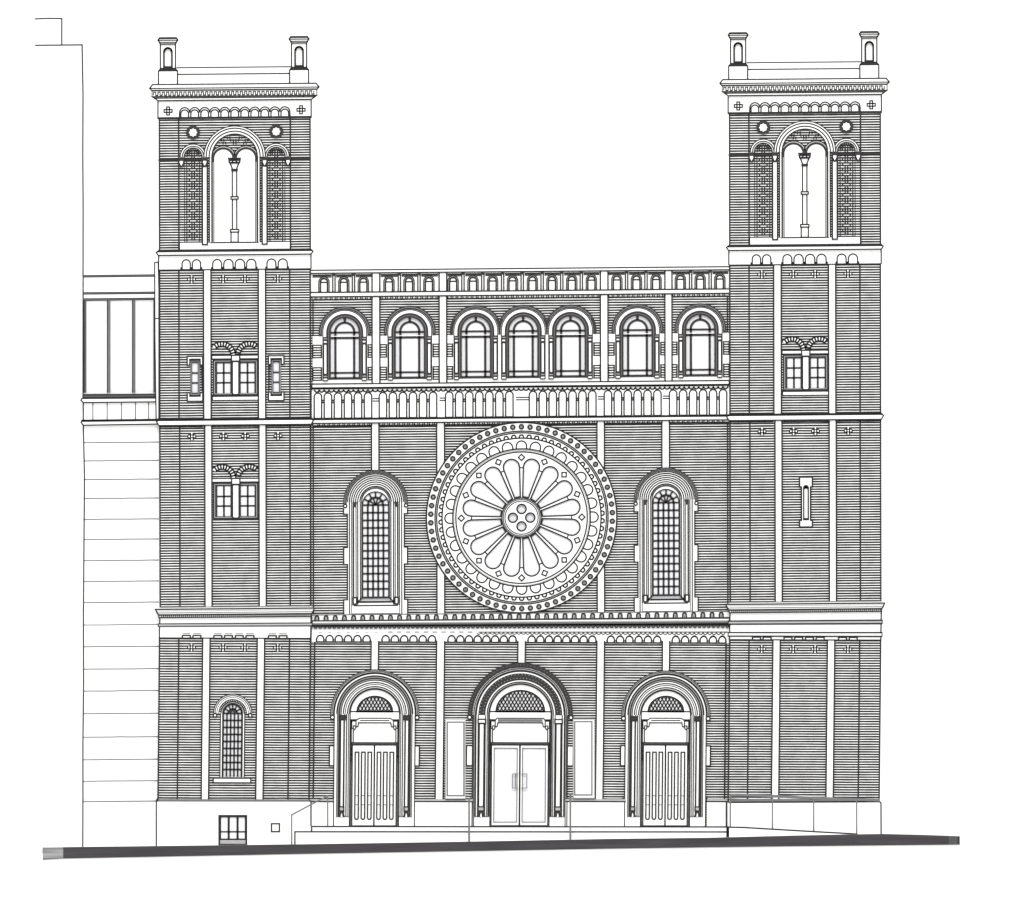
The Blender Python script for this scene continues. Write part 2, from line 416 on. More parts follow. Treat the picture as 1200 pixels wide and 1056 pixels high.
    def ring(ua, ub, v0, v1, ya, m='white', w=1.2): k.op([(c - ua, v0), (c + ua, v0), (c + ub, v1), (c - ub, v1)], ya, 0.42 - ya, m, w)
    ring(2.6, 2.6, 199, 270, 0.12)
    k.build('x', None) if False else None
    sh = k.build('column', T)
    k = MB(); ring(6.9, 6.2, 185.5, 187.6, 0.0, 'dark'); ring(6.4, 6.0, 187.8, 190.6, 0.02, 'white', 1.5)
    for d in (-2.2, 2.2): vline(k, c + d, 187.8, 190.6, 0.02, 1.4)
    k.op([(c - 5.4, 191), (c + 5.4, 191), (c + 4.2, 193.6), (c + 2.7, 197.5), (c + 2.7, 199), (c - 2.7, 199), (c - 2.7, 197.5), (c - 4.2, 193.6)], 0.08, 0.34, 'white', 1.3)
    ring(3.2, 3.2, 198.6, 200.0, 0.07, 'dark'); k.build('capital', sh)
    k = MB(); ring(4.2, 4.2, 230.6, 233.4, 0.06); k.build('shaft_ring', sh)
    k = MB(); ring(4.9, 4.9, 269, 272, 0.06); ring(4.2, 4.2, 272, 284, 0.08); k.build('base', sh)
    for c, cv in ((226.2, 154.9), (323.6, 154.6)):
        k = MB(); c = X(c); k.prism(circ(c, cv, 8.2), -0.05, 0.02, 'dark')
        k.prism([(c + (5.0 if i % 2 == 0 else 3.9) * math.cos(R(22.5 * i)), cv + (5.0 if i % 2 == 0 else 3.9) * math.sin(R(22.5 * i))) for i in range(16)], -0.054, 0.0, 'white')
        k.build('oculus', T)
    k = MB(); k.prism(rect(X(210), 284.2, X(340), 292.5), -0.03, 0.02, 'white'); hline(k, X(246), X(303), 284.2, -0.03, 1.2); vline(k, X(210), 284, 292, -0.03, 1.2); vline(k, X(340), 284, 292, -0.03, 1.2); k.build('sill', T)

    # second band
    k = MB(); k.op(U([(186, 292.6), (363.6, 292.6), (366.6, 295.2), (364.4, 298.6), (185.2, 298.6), (182.8, 295.2)]), -0.16, D + 0.16, 'white', 1.2, back=True)
    hline(k, X(184), X(365.6), 294.2, -0.16, 1.4); k.build('cornice', T)
    k = MB(); k.prism(rect(X(185.6), 298.6, X(364.2), 316), -0.05, D + 0.05, 'white')
    vline(k, X(185.6), 298.6, 316, -0.05, 1.2); vline(k, X(364.2), 298.6, 316, -0.05, 1.2); hline(k, X(185.6), X(364.2), 315.8, -0.05, 1.1)
    o = k.build('arcade_band', T)
    for c, r in ((217.9, 4.8), (230.0, 4.8), (254.2, 5.2), (267.4, 5.4), (280.9, 5.4), (294.2, 5.4), (317.8, 5.2), (331.1, 5.3)):
        n = MB(); n.op(arch(X(c), 304 + r, r, 315.6, 12), -0.056, -0.04, 'white', 1.2)
        for s_ in (-1, 1): n.ln([(X(c + s_ * (r + .2)), 313.4), (X(c + s_ * (r + 1.4)), 313.4), (X(c + s_ * (r + 1.4)), 315.6)], -0.05, 1.1)
        n.build('blind_arch', o)

    # lesene strips
    for v0, v1, aa in ((316, 491, ((238.2, 246.9), (302.4, 310.8))), (497, 711, ((239.4, 247.6), (302.9, 311.1))), (748, 937, ((237.3, 245.9), (301.2, 309.8)))):
        for a, b in aa:
            k = MB(); k.prism(rect(X(a), v0, X(b), v1), -0.04, 0.02, 'white'); vline(k, X(a), v0, v1, -0.04, 1.35); vline(k, X(b), v0, v1, -0.04, 1.35); k.build('pilaster_strip', T)

    # windows
    sash_pair(T, 420.8, 463.8, 425.8, 460.8, 437, 448.5, dx); brick_arch_pair(T, 416.4, 420.6, dx)
    k = MB(); k.op(rect(X(248.4), 464.4, X(302.2), 469.2), -0.03, 0.02, 'white', 1.1); k.build('sill', T)
    if left:
        sash_pair(T, 565.2, 608.6, 569.6, 605, 581.7, 593, dx); brick_arch_pair(T, 560.4, 565, dx)
        for c, s_ in ((228.0, -1), (323.2, 1)):
            f = MB(); pn = rect(c - 3.3, 425, c + 3.3, 459.8); f.prism(rect(c - 6.1, 420.6, c + 6.1, 464), 0.06, 0.25, 'dark', [pn]); f.ln(rect(c - 4.7, 422.8, c + 4.7, 461.8), 0.06, 0.5, True, 'lgrey')
            for tv in (436.8, 448.4): hline(f, c - 3.3, c + 3.3, tv, 0.09, 1.4, 'dark')
            o = f.build('window', T); pane_part(o, pn, 0.12)
            f = MB(); f.op([(c - 9, 417.4), (c + 9, 417.4), (c + 9, 427.6), (c + 6.1, 427.6), (c + 6.1, 420.6), (c - 6.1, 420.6), (c - 6.1, 427.6), (c - 9, 427.6)], -0.03, 0.02, 'white', 1.2); f.build('lintel', o)
            f = MB(); f.op([(c - 9, 459.8), (c - 6.1, 459.8), (c - 6.1, 464), (c + 6.1, 464), (c + 6.1, 459.8), (c + 9, 459.8), (c + 9, 469.8), (c - 9, 469.8)], -0.03, 0.02, 'white', 1.2); f.build('sill', o)
            f = MB(); 
            for q in range(10): hline(f, c - s_ * 8.6, c - s_ * 6.3, 429 + 3.05 * q, -0.002, 1.3)
            vline(f, c - s_ * 8.8, 428, 459.5, -0.002, 1.0); f.build('quoin', o)
        # round-headed lattice window near the ground
        c = 273.2
        f = MB(); cy = 836
        f.band(arch(c, cy, 14.6, 912), arch(c, cy, 10.9, 912), -0.02, 0.1, 'white')
        for r, ww in ((16.2, 0.9), (14.2, 1.0), (11.5, 1.2)): f.ln(arch(c, cy, r, 911) if r < 16 else arc(c, cy, r), -0.02, ww)
        f.band(arc(c, cy, 19.0), arc(c, cy, 13.6), -0.05, 0.05, 'white')
        for d in range(4, 180, 8):
            q = R(d); f.ln([(c + 13.6 * math.cos(q), cy - 13.6 * math.sin(q)), (c + 16.2 * math.cos(q), cy - 16.2 * math.sin(q))], -0.05, 1.1)
        for r, ww in ((18.8, 0.9), (16.2, 0.8), (13.6, 0.9)): f.ln(arc(c, cy, r), -0.05, ww)
        o = f.build('window', T)
        f = MB(); f.band(arc(c, cy, 22.6), arc(c, cy, 19.0), -0.08, 0.05, 'white')
        for r, ww in ((22.4, 0.9), (20.6, 0.8)): f.ln(arc(c, cy, r), -0.08, ww)
        for s_ in (-1, 1): f.op(circ(c + s_ * 20.6, cy + 2.4, 2.1, 14), -0.08, 0.03, 'white', 1.3)
        f.build('hood_mould', o)
        f = MB(); grille(f, c - 10.9, c + 10.9, cy, 910, 5, 9, 0.05, 1.5, 1.4)
        for s_ in (-1, 1): vline(f, c + s_ * 10.6, cy, 910, 0.05, 0.9, 'dark')
        f.ln(arc(c, cy, 10.4), 0.05, 1.1, m='dark'); f.ln(arc(c, cy, 5.2), 0.05, 1.4, m='dark')
        for d in (30, 62, 90, 118, 150): f.ln([(c + 2 * math.cos(R(d)), cy - 2 * math.sin(R(d))), (c + 10.4 * math.cos(R(d)), cy - 10.4 * math.sin(R(d)))], 0.05, 1.2, m='dark')
        f.build('lattice', o); pane_part(o, arch(c, cy, 11.3, 911, 16), 0.08)
        f = MB(); f.op(rect(c - 22, 912, c + 22, 917.4), -0.08, 0.03, 'white', 1.2); f.build('sill', o)
    else:
        c = X(275.6); f = MB()
        f.op([(c - 7.4, 565), (c + 7.4, 565), (c + 7.4, 576.5), (c + 5.4, 576.5), (c + 5.4, 615.6), (c + 7.4, 615.6), (c + 7.4, 623.4), (c - 7.4, 623.4), (c - 7.4, 615.6), (c - 5.4, 615.6), (c - 5.4, 576.5), (c - 7.4, 576.5)], -0.03, 0.1, 'white', 1.3, [arch(c, 577.6, 2.9, 615, 10)])
        f.ln(arch(c, 577.6, 2.8, 615, 10), -0.03, 1.1, True)
        for s_ in (-1, 1): vline(f, c + s_ * 5.4, 576.5, 615.6, -0.03, 0.8)
        o = f.build('slit_window', T); pane_part(o, arch(c, 577.6, 3.2, 615.3, 10), 0.0)

    # middle string course and big lower cornice
    k = MB(); k.op(U([(185.4, 491.0), (363.9, 491.0), (366.6, 493.6), (364.2, 498), (185.6, 498), (182.9, 493.6)]), -0.12, D + 0.12, 'white', 1.2, back=True)
    hline(k, X(184), X(365.6), 492.0, -0.12, 1.4); k.build('string_course', T)
    k = MB(); k.prism(rect(X(186), 710.6, X(364.6), 713.6), -0.12, D + 0.1, 'white'); hline(k, X(186), X(364.4), 711.0, -0.12, 0.8, 'grey')
    k.op(U([(181.2, 713.4), (367.4, 713.4), (366.2, 717), (364.4, 719.9), (184.8, 719.9), (183, 717)]), -0.24, D + 0.24, 'white', 1.3, back=True)
    for v, m_ in ((715.4, 'lgrey'), (717.6, 'grey')): hline(k, X(183.4), X(365.6), v, -0.24, 0.8, m_)
    k.op(rect(X(185.2), 720.2, X(364.2), 723.2), -0.16, D + 0.1, 'white', 1.0)
    u = 188
    while u < 363: k.prism(rect(X(u), 720.6, X(u + 1.1), 723.0), -0.168, -0.15, 'ink'); u += 2.35
    k.build('cornice', T)
    k = MB(); k.prism(rect(X(186.2), 723.4, X(363.9), 748), -0.05, D + 0.05, 'white'); vline(k, X(186.4), 723, 748, -0.05, 1.2); vline(k, X(363.7), 723, 748, -0.05, 1.3); hline(k, X(186.4), X(363.8), 747.9, -0.05, 1.1)
    sv = ((730.6, 733.8),) if left else ((731.2, 733.9), (741.3, 744.3))
    for a, b in sv:
        k.op(rect(X(184.6), a, X(365.0), b), -0.08, 0, 'white', 0.9); 
        if b < 740: hline(k, X(185), X(364.6), (a + b) / 2, -0.08, 1.4, 'lgrey')
    o = k.build('frieze', T)
    for c in (218, 230.4, 254.9, 267.4, 280.1, 292.6, 318.8, 331.3):
        n = MB(); n.op(rect(X(c - 4.6), 745.0, X(c + 4.6), 748.1), -0.07, -0.04, 'white', 1.3)
        if left: hline(n, X(c - 4.6), X(c + 4.6), 742.7, -0.05, 0.7, 'grey')
        n.build('corbel_block', o)

    # plinth
    k = MB()
    if left:
        pl = AL([(183.2, 938.4), (364.4, 938.8), (364.4, 995), (183.2, 997)])
        wn = AL(rect(256.6, 955.8, 289, 990)); 
        k.prism(pl, -0.10, D, 'white', [wn], back=True)
        k.ln(AL([(183.2, 997), (183.2, 938.6), (364.4, 938.8)]), -0.10, 1.2); hline(k, 187, 364, 938.0, -0.101, 2.0, 'grey'); 
        k.ln(AL([(185.6, 934), (183.4, 938.4)]), -0.10, 1.2)
        vline(k, 366, 939, 968, -0.10, 1.3)
        o = k.build('plinth', T)
        f = MB(); f.prism(AL(rect(256.2, 955.4, 289.4, 990.4)), -0.06, 0.05, 'white', [AL(rect(258.2, 957.6, 267.2, 983.4)), AL(rect(269, 957.6, 277.6, 983.4)), AL(rect(279.4, 957.6, 287.6, 983.4))])
        f.ln(AL(rect(256.8, 956, 288.8, 990)), -0.10, 1.5, True); f.ln(AL([(256, 956.4), (289.4, 956.4)]), -0.09, 2.2)
        for xx in (257.8, 268, 278.4, 288.2): f.ln(AL([(xx, 957), (xx, 983.6)]), -0.06, 2.0)
        f.ln(AL([(257, 974.8), (289, 974.8)]), -0.06, 1.2); f.ln(AL([(257, 983.8), (289, 983.8)]), -0.06, 1.6)
        f.prism(AL(rect(257.4, 984.6, 288.2, 990)), -0.07, 0.05, 'lgrey')
        o2 = f.build('basement_window', T); pane_part(o2, AL(rect(257, 956, 289, 984)), -0.045)
        f = MB(); f.op(AL(rect(318.2, 965.4, 327.4, 974.6)), -0.115, -0.05, 'white', 1.3, [AL(rect(320.4, 967.6, 325.2, 972.4))]); f.prism(AL(rect(320.2, 967.4, 325.4, 972.6)), -0.104, -0.06, 'white'); f.build('vent', T)
    else:
        k.prism(AL([(854, 940), (1032.4, 939.8), (1032.4, 990), (854, 990)]), -0.10, D, 'white', back=True)
        k.ln(AL([(854, 940.4), (1031, 939.6), (1032.4, 941), (1032.6, 979)]), -0.10, 1.3); k.ln(AL([(856, 939), (1030, 938.4)]), -0.10, 2.0, m='grey')
        k.build('plinth', T)
    return T
tower(0, True)
tower(668.2, False)

# ------------------------------------------------------------------ church front
YN = 0.12
N = thing('church_front', 'wide brick church front with a large rose window and three arched portals', 'church', P(610, 968, YN))
rc = A(611.2, 606.7)
UW = [(404.0, 389.4), (480.2, 388.7), (557.6, 388.0), (613.2, 387.6), (668.6, 387.2), (747.0, 386.5), (820.6, 385.8)]   # upper windows: springing points
UWu = [A(*p) for p in UW]
TW = [A(440.1, 588.3), A(780.5, 585.5)]
PT = [A(439.2, 836.7), A(609.7, 838.2), A(780.3, 838.0)]
def portal_hole(i):
    c, cv = PT[i]; r = 35.6 if i == 1 else 28.2
    return arch(c, cv, r, 972, 24)
hu = [arch(c, cv, 19.5, 446.4 + 2.2, 16) for c, cv in UWu] + [circ(rc[0], rc[1], 79.0, 64)] + [arch(c, cv, 19.0, AV(440, 707), 16) for c, cv in TW]
W_ = MB()
L0, R0 = 363.0, 856.0
W_.prism(rect(L0, 317, R0, 735), YN, YN + 0.5, 'brick', hu)
W_.prism(rect(L0, 735.0, R0, 975), YN, YN + 0.5, 'brickl', [portal_hole(i) for i in range(3)])
W_.prism(rect(L0, 317, R0, 990), YN + 0.9, 14, 'white', back=True)
for u in (366.5, 852.0): vline(W_, u, 350, 491, YN, 1.1); vline(W_, u, 498, 720, YN, 1.1)
for u in (368.6, 850.6): vline(W_, u, 752, 938, YN, 1.4)
W_.build('wall', N)
# parapet band with small niches
k = MB(); v1, v2, v3, v4 = 317.6, 321.2, 343.7, 348.8
k.op(rect(L0, v1, R0, v2), YN - 0.10, 1.2, 'white', 1.2, back=True)
k.prism(rect(L0, v2, R0, v3), YN - 0.02, 0.6, 'white')
edges = [(L0 + 3, 391.3 - 3), (393.6, 411.6), (416.6, 435), (446, 465.4), (470.6, 488.4), (493.4, 513), (524.2, 540), (545, 563.2), (568.4, 586.4), (591.6, 609.4), (614.6, 632.6), (637.8, 655.6), (660.8, 678.6), (683.6, 702), (713, 731.6), (736.8, 754.4), (759.4, 778), (788.2, 806.8), (811.8, 829.6), (834.6, 853)]
for a, b in edges: hline(k, a, b, 324.0, YN - 0.02, 2.0, 'dark'); hline(k, a, b, 325.9, YN - 0.02, 0.6)
o = k.build('parapet', N)
GN = [(379.6, 402.9, 425.8), (455.8, 479.3, 502.6), (531, 554.3, 577.3, 600.6, 623.9, 646.8, 670, 693), (722.9, 745.8, 768.8), (797.3, 820.5, 843.5)]
GC = [391.3, 414.2, 468.0, 491.0, 542.5, 565.8, 589, 612, 635.3, 658.3, 681.2, 734.3, 757, 809.3, 832.2]
for gq in GN:
    for x in gq:
        u = x - 0.3; n = MB(); y = YN - 0.02
        n.band(arch(u, 331.6, 6.4, 343.5, 14), arch(u, 331.6, 3.7, 343.5, 14), y - 0.03, y + 0.01, 'white')
        for r, ww in ((6.1, 0.95), (4.2, 1.5)): n.ln(arch(u, 331.6, r, 343.5, 14), y - 0.03, ww)
        hline(n, u - 3.7, u + 3.7, 332.0, y, 1.3); n.build('niche', o)
for i, x in enumerate(GC):
    u = x - 0.3; n = MB(); y = YN - 0.05; n.op(rect(u - 1.3, 323, u + 1.3, 343.6), y, YN, 'white', 1.2); n.prism(rect(u - 2.2, 322.4, u + 2.2, 324.6), y - 0.01, YN, 'dark'); n.build('colonette', o)
k = MB(); k.op(rect(L0, v3, R0, v4), YN - 0.10, YN + 0.1, 'white', 1.3, back=True); k.build('string_course', N)
k = MB(); k.prism(rect(366, 349.0, 854, 352.0), YN - 0.01, YN + 0.05, 'white'); hline(k, 366, 854, 352.2, YN - 0.01, 1.1)
u = 369
while u < 852:
    for q in (0, 2.0): vline(k, u + q, 349, 352, YN - 0.01, 0.8)
    u += 5.9
k.build('dentil_row', N)
# pilaster strips
def strip(x0, x1, y0, y1, ex=0.0):
    n = MB(); (a, v0), (b, _) = A(x0, y0), A(x1, y0); vv = AV(x0, y1)
    n.prism(rect(a, v0, b, vv), YN - 0.05 - ex, YN + 0.02, 'white'); vline(n, a, v0, vv, YN - 0.05 - ex, 1.3); vline(n, b, v0, vv, YN - 0.05 - ex, 1.3)
    n.build('pilaster_strip', N)
for a, b in ((436.0, 445.0), (514.6, 523.4), (703.6, 712.4), (779.2, 787.4)):
    strip(a, b, AV(a, 320.4) and 320.6 - 0.0087 * (a - 440), 343.2 - 0.0087 * (a - 440)); strip(a, b, 347.4 - 0.0087 * (a - 440), 448.8 - 0.0087 * (a - 440))
# upper arched windows
for i, (c, cv) in enumerate(UWu):
    y = YN; bt = cv + 54.6
    s = MB(); pairs = ((-29.6, 1), (29.6, 1))
    lo, hi = (c - 35.5, c + 33.5)
    if i == 0: lo, hi = 366, 435.4
    if i == 1: lo, hi = 445, 514
    if i == 2: lo, hi = 523.4, c + 27.8
    if i == 3: lo, hi = c - 27.8, c + 27.8
    if i == 4: lo, hi = c - 27.8, 703
    if i == 5: lo, hi = 712.4, 778.6
    if i == 6: lo, hi = 787, 854
    s.prism(rect(lo, cv + 4.4, hi, cv + 59.6), y - 0.012, y + 0.02, 'white', [rect(c - 20, cv + 5, c + 20, cv + 56)])
    for sd, e in ((-1, lo), (1, hi)):
        e2 = c + sd * 27.4
        if abs(e - e2) < 1.5: 
            continue
        for q0 in (15.0, 41.4):
            bx = rect(min(e, e2), cv + q0, max(e, e2), cv + q0 + 14.6); s.ln(bx, y - 0.012, 1.2, True)
            for q in range(1, 5): hline(s, min(e, e2), max(e, e2), cv + q0 + 2.95 * q, y - 0.012, 1.3)
    o = s.build('window_surround', N)
    f = MB()
    f.band(arch(c, cv, 26.4, cv + 56, 28), arch(c, cv, 21.2, cv + 56, 28), y - 0.04, y + 0.02, 'white')
    f.ln(arch(c, cv, 25.6, cv + 56, 28), y - 0.04, 0.8)
    o2 = f.build('arched_window', N)
    h = MB(); pa, pb = (arch(c, cv, 30.4, cv + 4.0, 28), arch(c, cv, 26.9, cv + 4.0, 28))
    if i == 3 or i == 2: pa = [(min(p[0], c + 27.8), p[1]) for p in pa]; pb = [(min(p[0], c + 27.8), p[1]) for p in pb]
    if i == 3 or i == 4: pa = [(max(p[0], c - 27.8), p[1]) for p in pa]; pb = [(max(p[0], c - 27.8), p[1]) for p in pb]
    h.band(pa, pb, y - 0.07, y + 0.02, 'dark')
    h.ln(arch(c, cv, 28.4, cv + 2, 28), y - 0.07, 0.7, m='grey') if i not in (2, 3, 4) else h.ln(arc(c, cv, 28.2, 150, 30, 20), y - 0.07, 0.7, m='grey')
    h.build('hood_mould', o2)
    f = MB(); yy = y + 0.0
    f.band(arch(c, cv, 21.8, cv + 55, 28), arch(c, cv, 16.4, cv + 55, 28), y - 0.045, y + 0.2, 'dark')
    f.ln(arch(c, cv, 19.0, cv + 54, 28), y - 0.045, 0.4, m='grey')
    for d in (-1, 1): vline(f, c + d * 11.0, cv, cv + 54, y + 0.03, 2.1, 'dark')
    f.ln(arc(c, cv, 11.2, n=20), y + 0.03, 2.1, m='dark'); vline(f, c, cv - 17, cv - 11.4, y + 0.03, 2.3, 'dark')
    for q, ww in ((0.4, 1.7), (6.8, 2.0), (47.6, 1.7), (53.9, 2.0)): hline(f, c - 17, c + 17, cv + q, y + 0.03, ww, 'dark')
    f.build('frame', o2)
    pane_part(o2, arch(c, cv, 19.4, cv + 56, 20), y + 0.06)
    for d in (-1, 1):
        q = MB(); e = c + d * 22.8
        q.op(rect(e - 1.9, cv + 14, e + 1.9, cv + 49), y - 0.06, y + 0.02, 'white', 1.0)
        q.prism(rect(e - 3.2, cv + 5.4, e + 3.2, cv + 14), y - 0.07, y + 0.02, 'dark'); q.prism(rect(e - 1.6, cv + 10.4, e + 1.4, cv + 12), y - 0.075, y, 'white'); hline(q, e - 2, e + 2, cv + 7.6, y - 0.07, 0.5, 'lgrey')
        q.prism(rect(e - 3.0, cv + 49, e + 3.0, cv + 57.2), y - 0.07, y + 0.02, 'dark'); q.prism(rect(e - 2.0, cv + 54.2, e + 2.0, cv + 55.8), y - 0.075, y, 'white'); hline(q, e - 2, e + 2, cv + 51.6, y - 0.07, 0.6, 'lgrey')
        q.build('colonette', o2)
# balcony band: ledge, scalloped fringe, tall blind arcade
k = MB(); va = AV(490, 449.2); vb = AV(490, 454.6)
k.op(rect(L0 + 2, va, R0 - 2, vb), YN - 0.16, YN + 0.1, 'white', 1.2, back=True); hline(k, L0 + 2, R0 - 2, vb - 0.5, YN - 0.16, 2.0, 'dark'); 
k.build('ledge', N)
k = MB(); vc = AV(490, 489.6); y = YN - 0.08
k.prism(rect(L0 + 2, vb, R0 - 2, vc), y, YN + 0.1, 'white')
u = 368.0
while u < 851: k.ln(arc(u + 2.85, vb + 1.2, 2.85, 180, 360, 8), y, 1.35); u += 5.7
o = k.build('arcade_band', N)
for x0, pitch, cnt in ((368.3, 11.75, 6), (444.5, 11.75, 6), (522.2, 11.75, 7), (620.3, 11.6, 7), (708.2, 11.6, 6), (784.6, 11.7, 6)):
    for j in range(cnt):
        u = x0 + 4.2 + pitch * j - 0.5; n = MB(); n.op(arch(u, vb + 9.4, 4.3, vc - 0.2, 12), y - 0.012, y + 0.01, 'white', 1.25)
        if j < cnt - 1: n.ln(rect(u + 4.9, vb + 13.6, u + pitch - 4.9, vb + 16.4), y - 0.004, 1.1, True)
        n.build('blind_arch', o)
n = MB()
for a, b in ((436.2, 443.8), (514.5, 521.5), (604, 619.4), (700, 707.4), (776.2, 783.8)):
    for q in (12.2, 15.0): hline(n, a, b, vb + q, y, 1.1)
n.build('pier_bands', o)
k = MB(); k.op(rect(L0 + 2, AV(490, 489.8), R0 - 2, AV(490, 495.2)), YN - 0.14, YN + 0.1, 'white', 1.2, back=True); hline(k, L0 + 2, R0 - 2, AV(490, 490.7), YN - 0.14, 1.4, 'dark'); k.build('string_course', N)
k = MB(); vd = AV(490, 495.4); k.prism(rect(366.5, vd, 853.4, vd + 2.8), YN - 0.012, YN + 0.02, 'white'); hline(k, 366.5, 853.4, vd + 2.7, YN - 0.012, 1.1)
u = 372
while u < 850:
    for q in (0, 2.0): vline(k, u + q, vd, vd + 2.6, YN - 0.012, 0.8)
    u += 5.85
k.build('dentil_row', N)
for a, b, y0, y1 in ((435.4, 444.0, 496.2, 552), (511.8, 520.8, 496, 719.5), (699.6, 708.2, 494, 717.5), (775.6, 784.4, 493.2, 549)): strip(a, b, y0, y1)
# rose window
ru, rv = rc
k = MB(); y = YN - 0.10
k.prism(circ(ru, rv, 111.8, 128), y, YN + 0.3, 'white', [circ(ru, rv, 79.4, 96)])
for r, ww in ((111.6, 1.4), (101.4, 1.25), (99.4, 1.2), (93.2, 1.3), (80.6, 1.3)): k.ln(circ(ru, rv, r, 128), y, ww, True)
def pol(r, d): return (ru + r * math.sin(R(d)), rv - r * math.cos(R(d)))
for i in range(66):
    d = 360 / 66 * (i + 0.0); da = math.degrees(2.6 / 93.2); w1 = da
    k.ln([pol(93.2, d - w1), pol(95.6, d - w1 * 0.85), pol(96.8, d - w1 * 0.5), pol(96.8, d + w1 * 0.5), pol(95.6, d + w1 * 0.85), pol(93.2, d + w1)], y, 1.4)
for i in range(32):
    d = 360 / 32 * i; h = math.degrees(6.0 / 82)
    pts = [pol(81, d - h * 1.02)]
    for q in range(0, 181, 15):
        du = -6.0 * math.cos(R(q)); dr = 84.0 + 5.9 * math.sin(R(q)); pts.append(pol(dr, d + math.degrees(du / dr)))
    pts.append(pol(81, d + h * 1.02)); k.ln(pts, y, 1.3)
o = k.build('rose_window', N)
for i in range(66):
    cu, cv = pol(106.5, 360 / 66 * i); n = MB(); n.prism(circ(cu, cv, 3.4, 14), y - 0.03, y + 0.01, 'dark')
    for q in (45, 135): n.ln([(cu - 1.3 * math.cos(R(q)), cv - 1.3 * math.sin(R(q))), (cu + 1.3 * math.cos(R(q)), cv + 1.3 * math.sin(R(q)))], y - 0.03, 0.6, m='lgrey')
    n.build('medallion', o)
def petal(d):
    pts = []
    L = [(24.4, -3.5), (58.5, -9.4)] + [(60.2 + 9.5 * math.sin(R(q)), -9.5 * math.cos(R(q))) for q in range(10, 171, 10)] + [(58.5, 9.4), (24.4, 3.5)]
    s_, c_ = math.sin(R(d)), math.cos(R(d))
    return [(ru + r * s_ + t * c_, rv - r * c_ + t * s_) for r, t in L]
pets = [petal(11.25 + 22.5 * i) for i in range(16)]
hub = [circ(ru + 10.2 * math.cos(R(q)), rv + 10.2 * math.sin(R(q)), 5.4, 24) for q in (0, 90, 180, 270)]
k = MB(); y2 = YN + 0.0
k.prism(circ(ru, rv, 79.6, 96), y2, y2 + 0.05, 'white', pets + hub)
for r, ww in ((77.0, 1.2),): k.ln(circ(ru, rv, r, 96), y2, ww, True)
for p in pets: k.ln(p, y2, 1.3, True)
for i in range(16):
    d = 22.5 * i; k.ln([pol(58.6, d - 1.9), pol(58.6, d + 1.9)], y2, 1.1)
k.build('tracery', o)
for i in range(16):
    d = 22.5 * i; cu, cv = pol(70.6, d); n = MB(); t = 45 + (0 if i % 2 == 0 else 22.5)
    t = R(d)  # each little square stands on its corner towards the centre
    q = [(cu + 3.6 * math.sin(t + R(a)), cv - 3.6 * math.cos(t + R(a))) for a in (0, 90, 180, 270)]
    n.op(q, y2 - 0.012, y2 + 0.01, 'white', 1.2); n.build('diamond_boss', o)
k = MB(); k.prism(circ(ru, rv, 23.4, 48), y2 - 0.05, y2 + 0.01, 'white', hub)
for r, ww in ((23.0, 1.0), (21.4, 0.8), (19.4, 0.9)): k.ln(circ(ru, rv, r, 48), y2 - 0.05, ww, True)
for h in hub: k.ln(h, y2 - 0.05, 1.4, True)
k.build('hub', o)
pane_part(o, circ(ru, rv, 79, 64), y2 + 0.055)
